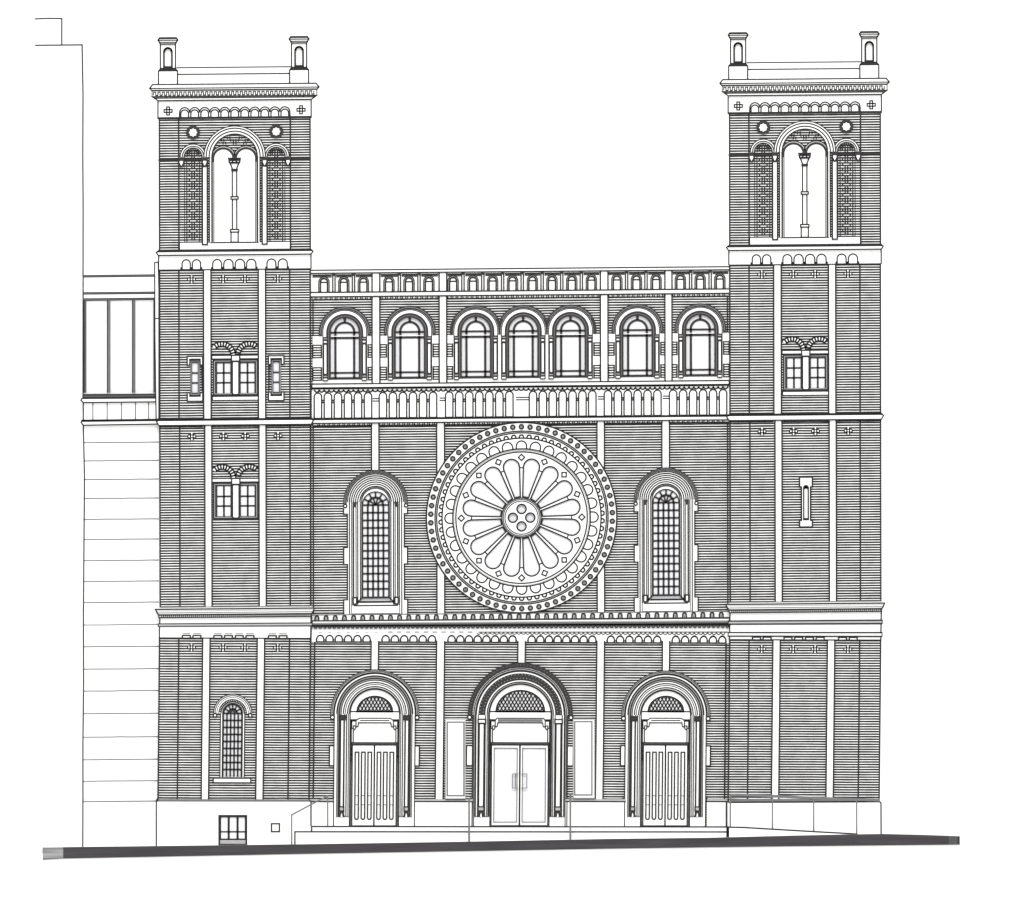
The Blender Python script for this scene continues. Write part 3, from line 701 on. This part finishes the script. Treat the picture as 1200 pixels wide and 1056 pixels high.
# tall round-headed windows
for c, cv in TW:
    y = YN; bt = cv + 118.6      # underside of the jambs
    s = MB()
    s.prism([(c - 37.5, cv + 7.5), (c - 37.5, cv + 14), (c - 33, cv + 14), (c - 33, cv + 53.2), (c - 37.2, cv + 53.2), (c - 37.2, cv + 73), (c - 33, cv + 73), (c - 33, cv + 114.4), (c - 37.4, cv + 114.4), (c - 37.4, cv + 135),
            (c + 37.4, cv + 135), (c + 37.4, cv + 114.4), (c + 33.6, cv + 114.4), (c + 33.6, cv + 73), (c + 37.4, cv + 73), (c + 37.4, cv + 53.2), (c + 33.6, cv + 53.2), (c + 33.6, cv + 14), (c + 37.5, cv + 14), (c + 37.5, cv + 7.5)]
            + arc(c, cv, 35, 0, 180, 24), y - 0.02, y + 0.02, 'white', [arch(c, cv, 18.6, cv + 117, 20)])
    for d in (-1, 1):
        e = 33.0 if d < 0 else 33.6
        s.ln([(c + d * 37.4, cv + 7.5), (c + d * 37.4, cv + 14), (c + d * e, cv + 14), (c + d * e, cv + 53.2), (c + d * 37.3, cv + 53.2), (c + d * 37.3, cv + 73), (c + d * e, cv + 73), (c + d * e, cv + 114.4), (c + d * 37.4, cv + 114.4), (c + d * 37.4, cv + 134)], y - 0.02, 1.2)
        for r, ww, b in ((30.6, 1.0, 133), (28.0, 0.9, 130), (26.2, 1.0, 118), (20.9, 1.0, 120), (18.0, 0.9, 115), (16.2, 0.8, 113)):
            vline(s, c + d * r, cv, cv + b, y - 0.02, ww)
        s.ln([(c + d * 30.6, cv + 133), (c + d * 29.0, cv + 135)], y - 0.02, 1.2); s.ln([(c + d * 16.6, cv + 113), (c + d * 20.9, cv + 117)], y - 0.02, 1.2)
    for r, ww in ((30.6, 1.15), (28.2, 1.05), (25.8, 1.05), (23.4, 1.05), (20.9, 1.05), (18.4, 1.05), (16.4, 0.8)): s.ln(arc(c, cv, r, n=32), y - 0.02, ww)
    s.prism(rect(c - 27.6, cv + 121.4, c + 27.6, cv + 131), y - 0.05, y, 'white'); 
    for q, hw, ww in ((112.4, 16.6, 1.1), (117.4, 22.6, 1.3), (121.4, 26, 1.2), (131.4, 28.6, 1.6)): hline(s, c - hw, c + hw, cv + q, y - 0.05 if q > 120 else y - 0.02, ww)
    o = s.build('tall_arched_window', N)
    h = MB(); h.band(arch(c, cv, 37.6, cv + 2.0, 36), arch(c, cv, 34.4, cv + 2.0, 36), y - 0.07, y + 0.02, 'white')
    for r in (37.2, 35.8, 34.4): h.ln(arch(c, cv, r, cv + 2, 36), y - 0.07, 0.85)
    h.ln(arc(c, cv, 32.8, n=32), y - 0.022, 0.9)
    for d in (-1, 1): h.op(circ(c + d * 35.6, cv + 4.4, 1.9, 12), y - 0.07, y, 'white', 1.2)
    h.build('hood_mould', o)
    for d in (-1, 1):
        q = MB(); e = c + d * 24.4; q.prism(rect(e - 1.5, cv + 6, e + 1.5, cv + 112), y - 0.05, y, 'white'); vline(q, e + d * 1.2, cv + 5, cv + 112, y - 0.05, 0.9); vline(q, e - d * 1.4, cv + 5, cv + 112, y - 0.05, 0.8)
        q.prism([(e - 2.6, cv), (e + 2.6, cv), (e + 1.6, cv + 6), (e - 1.6, cv + 6)], y - 0.06, y, 'dark'); q.op(rect(e - 1.9, cv + 112, e + 1.9, cv + 119.5), y - 0.06, y, 'white', 1.3); q.build('colonette', o)
    f = MB(); yy = y + 0.03
    f.band(arch(c, cv + 3.4, 18.4, cv + 112, 24), arch(c, cv + 3.4, 15.4, cv + 112, 24), yy - 0.02, yy + 0.1, 'white')
    f.ln(arch(c, cv + 3.4, 15.3, cv + 111.6, 24), yy - 0.02, 1.1, True, 'dark')
    g0 = cv + 3.6; grille(f, c - 15.2, c + 15.2, g0, cv + 110.8, 5, 12, yy, 1.75, 1.5)
    f.ln(arc(c, g0, 8.8, n=18), yy, 2.0, m='dark')
    for d in (28, 60, 90, 120, 152): f.ln([(c + 8.6 * math.cos(R(d)), g0 - 8.6 * math.sin(R(d))), (c + 15 * math.cos(R(d)), g0 - 15 * math.sin(R(d)))], yy, 1.5, m='dark')
    for d in (36, 72, 108, 144): f.ln([(c, g0), (c + 8.6 * math.cos(R(d)), g0 - 8.6 * math.sin(R(d)))], yy, 1.4, m='dark')
    f.build('lattice', o); pane_part(o, arch(c, cv, 18.5, cv + 116, 20), yy + 0.03)
# leaf cornice over the portals
vt = AV(371, 720.8); vb = AV(371, 727.6)
k = MB(); y = YN - 0.06
k.prism(rect(L0 + 2, vt, R0 - 2, vb), y, YN + 0.1, 'white'); hline(k, L0 + 2, R0 - 2, vt, y, 1.0, 'grey'); hline(k, L0 + 2, R0 - 2, vb, y, 1.1)
o = k.build('leaf_frieze', N)
for i in range(45):
    u = 371.2 - 0.8 + 10.77 * i; n = MB()
    n.prism([(u - 3.3, vb - 0.4)] + arc(u, vb - 3.0, 3.1, 200, -20, 12, ry=3.6) + [(u + 3.3, vb - 0.4)], y - 0.03, y + 0.01, 'dark')
    n.ln([(u - 0.9, vb - 0.5), (u - 0.3, vb - 4.4)], y - 0.03, 0.55, m='lgrey'); n.ln([(u + 1.0, vb - 0.5), (u + 0.5, vb - 4.0)], y - 0.03, 0.5, m='lgrey'); n.build('leaf', o)
k = MB(); y = YN - 0.14
va = vb + 0.2; ve = AV(371, 733.2)
k.op(rect(L0 + 2, va, R0 - 2, ve), y, YN + 0.1, 'white', 1.0, back=True)
for q, m_ in ((0.44, 'lgrey'), (0.66, 'grey'), (0.86, 'grey')): hline(k, L0 + 2, R0 - 2, lerp(va, ve, q), y, 0.9, m_)
u = 366.6
vs = ve + 0.4
while u < 850: k.prism(arc(u + 2.7, vs, 2.75, 180, 360, 8, ry=3.3), y, y + 0.06, 'dark'); k.ln(arc(u + 2.7, vs, 1.3, 200, 340, 4), y, 0.5, m='lgrey'); u += 5.42
hline(k, L0 + 2, R0 - 2, vs + 0.3, y, 1.6, 'dark')
k.build('cornice', N)
k = MB(); y = YN - 0.04; vg = 752.0
k.prism(rect(L0 + 2, vs, R0 - 2, vg), y, YN + 0.1, 'white'); 
for a, b in ((369.6, 435.6), (443.6, 512), (521, 607.6), (615.6, 700), (708.4, 777), (784.8, 851)): hline(k, a, b, vg, y, 1.3)
vq = AV(500, 740.8)
for a in range(90):
    u = 449 + 5.2 * a
    if u > 846: break
    if a > 20: k.ln(arc(u + 2.6, vq + 0.6, 2.3, 180, 360, 6, ry=1.5), y, 0.7)
    elif a % 2: hline(k, u, u + 5.4, vq, y, 0.8, 'grey')
hline(k, 560, 852, vq, y, 0.7)
for a in range(7): hline(k, 373 + 10.9 * a, 377 + 10.9 * a, vq + 0.6, y, 0.7, 'lgrey')
o = k.build('frieze', N)
for x0, pitch, cnt in ((375, 10.87, 6), (451.6, 10.87, 6), (528.9, 10.2, 8), (622.7, 10.16, 8), (715.5, 10.87, 6), (791.6, 10.9, 6)):
    for j in range(cnt):
        u = x0 + pitch * j; n = MB(); n.op(arch(u, 748.6, 4.1, 751.9, 12), y - 0.012, y + 0.01, 'white', 1.3)
        n.ln([(u - 5.4, 749.6), (u - 4.3, 749.6)], y, 1.1); n.ln([(u + 4.3, 749.6), (u + 5.4, 749.6)], y, 1.1); n.build('blind_arch', o)
for a, b, y0, y1 in ((435.0, 443.6, 751, 786), (511.8, 521.0, 751, 938), (607, 615.6, 751, 778), (699.6, 708.4, 751, 938), (776.4, 784.8, 751, 787)): strip(a, b, y0, y1, 0.003)
# portals
def portal(i):
    c, cv = PT[i]; main = i == 1; y = YN
    rin = 36.0 if main else 28.6; rh = 61.8 if main else 52.0; rj = 55.6 if main else 47.4
    base = AV(c, 968.6)
    k = MB()
    k.band(arch(c, cv, rj, base, 40), arch(c, cv, rin - 0.5, base, 40), y - 0.05, y + 0.05, 'white')
    if main:
        L = ((54.4, 1.0), (52.0, 2.0), (38.8, 1.1), (36.6, 1.7))
        k.band(arc(c, cv, 49.2, n=40), arc(c, cv, 40.9, n=40), y - 0.06, y, 'dark')
        for r in (47.6, 43.6):
            for d in range(3, 180, 5): k.prism(circ(c + r * math.cos(R(d + (2.5 if r < 45 else 0))), cv - r * math.sin(R(d + (2.5 if r < 45 else 0))), 0.3, 6), y - 0.064, y - 0.05, 'white')
        V = ((54.2, 0.9), (52.2, 1.7), (49.2, 1.0), (40.8, 0.9), (38.6, 0.8), (36.5, 1.8))
    else:
        L = ((47.4, 0.9), (44.6, 1.0), (36.8, 1.1), (34.6, 0.7), (32.0, 1.1), (29.4, 1.9))
        k.band(arch(c, cv, 44.4, cv + 120.6, 40), arch(c, cv, 38.8, cv + 120.6, 40), y - 0.055, y, 'dark')
        [k.ln(arch(c, cv, q, cv + 120, 40), y - 0.055, 0.3, m='lgrey') for q in (43.0, 40.4)]
        V = ((35.4, 0.8), (32.8, 1.0), (30.6, 0.8), (28.8, 1.0))
    for r, ww in L: k.ln(arc(c, cv, r, n=40), y - 0.05, ww)
    for r, ww in V:
        for d in (-1, 1): vline(k, c + d * r, cv, base if r > 44 or r < 32 else cv + 120, y - 0.05, ww)
    b0, b1 = AV(c, 874.0), AV(c, 897.6)
    for d in (-1, 1):
        e = c + d * rj; q = 55.2 - 0.5 if False else (7 if main else 5.2)
        bx = rect(min(e - 0, e + d * q), b0, max(e, e + d * q), b1); k.op(bx, y - 0.045, y + 0.02, 'white', 1.3)
        k.prism(rect(min(e, e - d * 0.9), cv, max(e, e - d * 0.9), base), y - 0.055, y, 'white'); vline(k, e, cv, base, y - 0.055, 1.0)
        k.ln([(e + d * 2.2, AV(c, 935)), (e, AV(c, 938.6))], y - 0.045, 1.2)
        # plain pedestals under the shafts
        a, b = sorted((c + d * (rin + 1), c + d * (rj - 2.8))); k.prism(rect(a, AV(c, 958), b, base), y - 0.07, y, 'white')
        k.prism(rect(a, AV(c, 956.4), b, AV(c, 958)), y - 0.071, y, 'grey')
    o = k.build('portal', N)
    k = MB(); hb = cv + (1.5 if not main else 0)
    k.band(arch(c, cv, rh, hb, 44), arch(c, cv, (56.2 if main else 48.4), hb, 44), y - 0.10, y, 'dark' if main else 'white')
    if main:
        for d in range(2, 180, 4): k.prism(circ(c + 59 * math.cos(R(d)), cv - 59 * math.sin(R(d)), 0.3, 6), y - 0.104, y - 0.09, 'lgrey')
    else:
        for r in (51.7, 50.2, 48.6): k.ln(arch(c, cv, r, hb, 44), y - 0.10, 0.85)
    for d in (-1, 1): k.op(circ(c + d * (rh - 2.4), hb + 2.6, 2.3, 14), y - 0.10, y, 'white', 1.3)
    k.build('hood_mould', o)
    for d in (-1, 1):
        n = MB(); e = c + d * (45.0 if main else 37.9); hw = 2.9 if main else 2.0; sp = cv + (6 if main else 3)
        n.op(rect(e - hw, sp + 4, e + hw, AV(c, 946)), y - 0.09, y, 'white', 1.3)
        n.op(rect(e - hw - 1.4, sp - 1, e + hw + 1.4, sp + 3.6), y - 0.10, y, 'white' if main else 'dark', 1.3)
        vb_ = AV(c, 945.6); n.op(rect(e - hw - .6, vb_, e + hw + .6, vb_ + 5), y - 0.10, y, 'lgrey', 1.2)
        n.prism([(e - hw, vb_ + 5), (e + hw, vb_ + 5), (e + hw + 2, vb_ + 12), (e - hw - 2, vb_ + 12)], y - 0.105, y, 'dark'); n.prism([(e - 0.4, vb_ + 8), (e + 0.4, vb_ + 8), (e + 1.0, vb_ + 12.2), (e - 1.0, vb_ + 12.2)], y - 0.109, y, 'white')
        n.build('column', o)
    # tympanum with lattice fanlight, lintel, stepped door head
    ty = AV(c, 834.0); r0 = rin - 0.4; yy = y + 0.04
    lw, lh = (28.2, 24.6) if main else (20.6, 17.8)
    n = MB(); fan = [(c - lw, ty)] + arc(c, ty, lw, 176, 4, 24, ry=lh) + [(c + lw, ty)]
    n.prism([(c - r0, ty + 10)] + [(c - r0, cv)] + arc(c, cv, r0, 180, 0, 30) + [(c + r0, cv), (c + r0, ty + 10)], yy, yy + 0.2, 'white', [fan])
    n.ln(fan, yy, 1.6, True); hline(n, c - r0, c + r0, ty, yy, 1.2); hline(n, c - r0, c + r0, ty + 9.6, yy, 1.1)
    o2 = n.build('tympanum', o)
    n = MB(); st = 3.05
    def inside(p): return ((p[0] - c) / lw) ** 2 + ((p[1] - ty) / lh) ** 2 < 1 and p[1] < ty
    step = 4.3 if main else 4.2; m0 = 1.72
    for sgn in (-1, 1):
        x = -80
        while x < 80:
            pts = [(c + x + sgn * q * 0.25 / m0, ty - q * 0.25) for q in range(0, 120)]
            seg = [p for p in pts if inside(p)]
            if len(seg) > 1: n.ln([seg[0], seg[-1]], yy + 0.01, 1.05, m='dark')
            x += step
    n.build('lattice', o); pane_part(o, fan, yy + 0.025)
    t0, t1 = AV(c, 842.8), AV(c, 848.0); hw = 27.2 if main else 18.2; ow = rin - 1.4
    dh = AV(c, 853.8); lo = AV(c, 870.6)
    n = MB()
    head = [(c - ow, lo), (c - ow, dh), (c - ow + 2.4, dh), (c - ow + 2.4, dh - 3), (c - ow + 5.4, dh - 3), (c - ow + 5.4, t0 + 1.6), (c - hw, t0 - 1), (c + hw, t0 - 1), (c + ow - 5.4, t0 + 1.6), (c + ow - 5.4, dh - 3), (c + ow - 2.4, dh - 3), (c + ow - 2.4, dh), (c + ow, dh), (c + ow, lo)]
    ins = [(c - ow + 2.2, lo), (c - ow + 2.2, dh + 1.6), (c - ow + 4.4, dh + 0.6), (c - ow + 4.9, dh - 1.6), (c - ow + 7.6, dh - 2.4), (c - ow + 8.2, t1 - 1), (c - hw + 1.5, t1 - 1), (c + hw - 1.5, t1 - 1), (c + ow - 8.2, t1 - 1), (c + ow - 7.6, dh - 2.4), (c + ow - 4.9, dh - 1.6), (c + ow - 4.4, dh + 0.6), (c + ow - 2.2, dh + 1.6), (c + ow - 2.2, lo)]
    n.band(head, ins, yy - 0.02, yy + 0.2, 'white'); n.ln(head, yy - 0.02, 0.95); n.ln(ins, yy - 0.02, 0.95)
    hline(n, c - hw + 1, c + hw - 1, (t0 + t1) / 2 - 1, yy - 0.02, 2.6 if main else 0.9, 'grey' if main else 'ink')
    n.prism(rect(c - ow + 1, dh - 8, c + ow - 1, lo), yy + 0.03, yy + 0.1, 'white')
    n.build('door_head', o)
    n = MB(); tv = AV(c, 872.8); n.op(rect(c - ow, lo, c + ow, tv), yy - 0.03, yy + 0.2, 'white', 1.3); hline(n, c - ow, c + ow, (lo + tv) / 2, yy - 0.03, 0.9, 'grey'); n.build('transom', o)
    bt = AV(c, 968.2 if not main else 967)
    for d in (-1, 1):
        n = MB(); a, b = sorted((c + d * 0.1, c + d * (ow - 1.2)))
        if main:
            gl = rect(c + d * 3.0, AV(c, 876.8), c + d * 30.2, AV(c, 963.6)); gl = rect(min(gl[0][0], gl[1][0]), gl[0][1], max(gl[0][0], gl[1][0]), gl[2][1])
            n.prism(rect(a, tv, b, bt), yy, yy + 0.08, 'white', [gl]); n.ln(gl, yy, 0.8, True, 'grey'); vline(n, c + d * 0.5, tv, bt, yy, 0.7); vline(n, c + d * (ow - 1.4), tv, bt, yy, 1.0)
            od = n.build('door', o); pane_part(o, gl, yy + 0.04)
            q = MB(); h0, h1 = AV(c, 907), AV(c, 923.6); p = rect(min(c + d * 2.6, c + d * 8.4), h0, max(c + d * 2.6, c + d * 8.4), h1)
            q.ln([(c + d * 2.2, h0), (c + d * 8.4, h0), (c + d * 8.4, h1), (c + d * 2.2, h1)], yy - 0.06, 0.6, m='grey', h=0.03); vline(q, c + d * 5.0, h0, h1, yy - 0.03, 0.7, 'grey') if d < 0 else None
            for hh in (h0, h1): q.prism(rect(min(c + d * 2.2, c + d * 3.2), hh - .6, max(c + d * 2.2, c + d * 3.2), hh + .6), yy - 0.06, yy + 0.01, 'grey')
            q.build('handle', o)
        else:
            n.prism(rect(a, tv, b, bt), yy, yy + 0.1, 'white'); vline(n, c + d * 0.2, tv, bt, yy, 1.0); vline(n, c + d * (ow - 1.5), tv, bt, yy, 0.7); hline(n, a, b, bt - 0.3, yy, 1.1)
            for e in (5.4, 12.9, 20.4):
                e = c + d * e; s0, s1 = AV(c, 881.6), AV(c, 960.2)
                n.prism([(e - 2.0, s0), (e + 2.0, s0), (e + 2.0, s1 - 2)] + arc(e, s1 - 2, 2.0, 360, 180, 8) , yy - 0.02, yy, 'white'); n.ln([(e - 2.0, s0), (e + 2.0, s0), (e + 2.0, s1 - 2)] + arc(e, s1 - 2, 2.0, 360, 180, 8)[1:], yy - 0.02, 1.25, True)
                for vv in (932.6, 943.2): hline(n, e - 1.6, e + 1.6, AV(c, vv), yy - 0.02, 0.7, 'grey')
            n.build('door', o)
for i in range(3): portal(i)
# plinth of the front between the portals
for x0, x1 in ((362.6, 390.6), (486, 554), (663, 733.4), (828.5, 856)):
    n = MB(); n.prism(AL(rect(x0, 939.6, x1, 970)), YN - 0.06, YN + 0.1, 'white'); n.ln(AL([(x0, 939.4), (x1, 939.6)]), YN - 0.06, 1.2)
    n.ln(AL([(x0, 937.8), (x1, 938)]), YN - 0.06, 2.2, m='lgrey'); n.build('plinth', N)

# ------------------------------------------------------------------ steps, ramp, rails, boards
st = MB()
st.op(AL([(345.6, 974.8), (852, 975.0), (852, 990), (345.6, 995)]), -1.6, 0.1, 'white', 1.3, back=True)
st.op(AL([(365.2, 968.6), (852, 969.1), (852, 975), (365.2, 974.8)]), -1.25, 0.1, 'white', 1.3, back=True)
st.ln(AL([(851.4, 940), (851.4, 969)]), -0.14, 1.6)
tag(st.build('entrance_steps'), 'two long pale stone steps running below the three portals', 'steps')
rp = MB()
rp.op(AL([(852.6, 969.4), (872, 969.8), (905, 971.8), (953.5, 974.6), (1004, 977.4), (1006, 990), (852.6, 990)]), -1.9, -0.12, 'white', 1.3, back=True)
rp.ln(AL([(853.4, 969.6), (853.4, 981.6)]), -1.9, 1.7)
tag(rp.build('wheelchair_ramp'), 'low pale ramp sloping away in front of the tower on the steps\' far end', 'ramp')
def bar(mb, pts, y, w, m='grey'): mb.ln(pts, y, w, False, m, h=0.05)
rt = thing('handrail', 'long grey ramp railing on four thin posts, dipping gently along the bell tower', 'railing', P(930, 974, -1.8), 'grey metal handrails')
m = MB(); bar(m, AL([(855.6, 931.6), (880, 931.8), (950, 935.2), (1031, 937.8)]), -1.78, 2.6); bar(m, AL([(855.6, 936.2), (878, 937.4), (950, 937.0)]), -1.78, 1.2); m.build('rail', rt)
for x, y0, y1 in ((855.9, 931, 970), (905.2, 932.6, 972), (953.5, 935, 975), (1003.9, 936.6, 977.6)):
    m = MB(); bar(m, AL([(x, y0), (x, y1)]), -1.77, 1.3); m.build('post', rt)
rt = thing('handrail', 'short bent grey handrail rising beside the left end of the steps', 'railing', P(362, 988, -1.5), 'grey metal handrails')
m = MB(); bar(m, AL([(341.4, 955.2), (384.2, 932.6)]), -1.45, 1.4); m.build('rail', rt)
for x, y0, y1 in ((341.8, 954.8, 989.6), (384, 932.4, 968.4)):
    m = MB(); bar(m, AL([(x, y0), (x, y1)]), -1.44, 1.3); m.build('post', rt)
for x, y0, y1, lb in ((549.7, 935.5, 987, 'slim grey post on the steps before the notice board left of the glazed doors'), (668.4, 930.6, 984, 'slim grey post on the steps before the notice board right of the glazed doors')):
    m = MB(); bar(m, AL([(x, y0), (x, y1)]), -1.65, 1.7); m.prism(AL(rect(x - 0.85, y0 - 0.1, x + 0.85, y0 + 1.2)), -1.68, -0.4, 'grey'); o = m.build('handrail'); tag(o, lb, 'railing', 'grey metal handrails')
for (x0, y0, x1, y1), (a0, b0, a1, b1), lb in (((521.8, 843.2, 545.6, 936.2), (524.2, 846.4, 543.6, 932.4), 'tall blank pale notice board on the brickwork left of the glazed centre doors'),
                                               ((671.6, 842.6, 697.0, 935.6), (673.6, 845.8, 693.6, 931.6), 'tall blank pale notice board on the brickwork right of the glazed centre doors')):
    bt_ = thing('notice_board', lb, 'notice board', P((x0 + x1) / 2, y1, YN - 0.12), 'notice boards beside the main doors')
    m = MB(); m.prism(AL(rect(x0, y0, x1, y1)), YN - 0.12, YN - 0.01, 'white'); m.ln(AL(rect(x0 + .4, y0 + .4, x1 - .4, y1 - .4)), YN - 0.12, 0.8, True, 'lgrey'); m.ln(AL([(x0, y1 + 0.2), (x1, y1 + 0.2)]), YN - 0.11, 1.6, m='dark'); m.build('case', bt_)
    m = MB(); m.op(AL(rect(a0, b0, a1, b1)), YN - 0.13, YN - 0.11, 'white', 1.2, li='grey'); m.build('panel', bt_)

# ------------------------------------------------------------------ neighbours
an = thing('annex_building', 'plain pale annex with wide glazed upper bay, tucked against the bell tower', 'building', P(141, 991, 0.2))
m = MB(); ya = 0.2
m.prism(AL([(97.4, 323.4), (183, 322.6), (183, 353), (97.4, 353)]), ya, 10, 'white', back=True)
m.prism(AL([(97.4, 353), (186, 353), (186, 940), (97.6, 940)]), ya + 0.08, 10, 'white', back=True)
m.prism(AL([(97.4, 462), (186.5, 461), (186.5, 940), (97.4, 940)]), ya, ya + 0.2, 'white')
for ys, ww in (((323.9, 322.9), 2.4), ((343.9, 343.2), 2.4), ((351.2, 350.4), 2.6)): m.ln(AL([(97.4, ys[0]), (181, ys[1])]), ya, ww); m.ln(AL([(97.4, ys[0]), (181, ys[1])]), ya - 0.006, 0.45, m='grey')
for yq in (518.6, 540, 561.8, 584, 608.5, 632, 656.8, 681.2, 706, 732.2, 757.8, 784, 809.7, 836.2, 863.7, 890.2, 915.4):
    p = [(98, yq + 0.3)]; 
    for q in range(1, 9): p.append((98 + 88 * q / 8, yq + 0.3 - q * 0.09 + random.uniform(-.15, .15)))
    m.ln(AL(p), ya, 0.95, m='grey')
m.ln(AL([(97.4, 323), (97.3, 470)]), ya - 0.002, 1.2); m.ln(AL([(97.7, 498), (99, 560), (98.4, 640), (97.8, 720), (98, 800), (97.2, 870), (97.2, 991)]), ya, 1.2)
m.build('wall', an)
for x0, x1 in ((98.6, 100.6), (126.0, 128.8), (155.4, 158.0), (180.4, 182.8)):
    q = MB(); q.prism(AL(rect(x0, 353, x1, 461)), ya - 0.01, ya + 0.2, 'white'); q.ln(AL([(x0, 352), (x0, 460.4)]), ya - 0.01, 0.95); q.ln(AL([(x1, 352), (x1, 460.4)]), ya - 0.01, 0.95, m='grey'); q.ln(AL([((x0 + x1) / 2, 352), ((x0 + x1) / 2, 460.4)]), ya - 0.01, 1.2, m='grey'); q.build('window_post', an)
for x0, x1 in ((100.8, 125.8), (129, 155.2), (158.2, 180.2)): q = MB(); q.prism(AL(rect(x0, 353, x1, 461.4)), ya + 0.04, ya + 0.06, 'glass'); q.build('pane', an)
q = MB(); q.prism(AL([(97.6, 462), (182.8, 461.2), (182.8, 466.4), (97.6, 467.2)]), ya - 0.08, ya + 0.2, 'dark'); q.ln(AL([(98, 464.6), (182.6, 463.8)]), ya - 0.08, 0.5, m='grey'); q.build('sill', an)
q = MB(); q.op(AL([(96, 467), (182.6, 466.4), (182.6, 471), (97.6, 471.8), (94.8, 469)]), ya - 0.14, ya + 0.2, 'white', 1.2); q.build('ledge', an)
q = MB(); q.op(AL([(96, 492.6), (185, 491.6), (187, 497), (97.6, 498.4), (95, 495)]), ya - 0.14, ya + 0.2, 'white', 1.2); q.ln(AL([(96, 493.2), (185.5, 492.2)]), ya - 0.14, 2.2); q.build('string_course', an)
q = MB(); q.prism(AL([(97.6, 471.4), (183, 470.6), (183, 492), (97.6, 493)]), ya - 0.03, ya + 0.1, 'white')
for x in (108.8, 125.6, 142.3, 158.8, 174.2): q.ln(AL([(x, 472), (x, 492)]), ya - 0.03, 1.0, m='grey')
q.ln(AL([(97.6, 471), (97.6, 493)]), ya - 0.03, 1.2); q.build('spandrel', an)
q = MB(); q.op(AL([(181.2, 307.6), (185.4, 307.2), (186.2, 340), (186.2, 491), (183.0, 491.4), (181.6, 400)]), -0.02, 0.4, 'white', 1.1, back=True); q.ln(AL([(182.4, 373.4), (186.2, 373.2)]), -0.02, 1.0); q.build('downpipe', an)
q = MB(); q.prism(AL([(96.8, 939.6), (183.4, 938.8), (183.4, 997), (96.8, 998)]), ya - 0.06, 10, 'white', back=True); q.ln(AL([(96.8, 939.6), (183.4, 938.8)]), ya - 0.06, 1.0, m='grey'); q.ln(AL([(97.2, 936), (97.0, 992.6)]), ya - 0.06, 1.2); q.build('plinth', an)
tb = thing('tall_building', 'tall blank pale building cut off at the left edge, with a small flat rooftop block', 'building', P(20, 993, 0.6))
m = MB(); yb = 0.5
m.prism(AL([(-160, 53), (96.4, 52.6), (97.3, 100), (97.3, 1000), (-160, 1000)]), yb, 12, 'white', back=True)
m.ln(AL([(41, 53.2), (96.2, 52.6), (96.7, 80), (97.3, 110), (97.0, 180), (97.4, 240), (97.3, 324)]), yb, 1.25); m.build('wall', tb)
m = MB(); m.prism(AL([(-160, 22), (72.4, 21.8), (72.4, 53), (-160, 53)]), yb + 0.1, 8, 'white', back=True); m.ln(AL([(40.6, 22.2), (56, 21.6), (72.4, 21.8), (72.4, 52.6)]), yb + 0.1, 1.2); m.build('rooftop_block', tb)
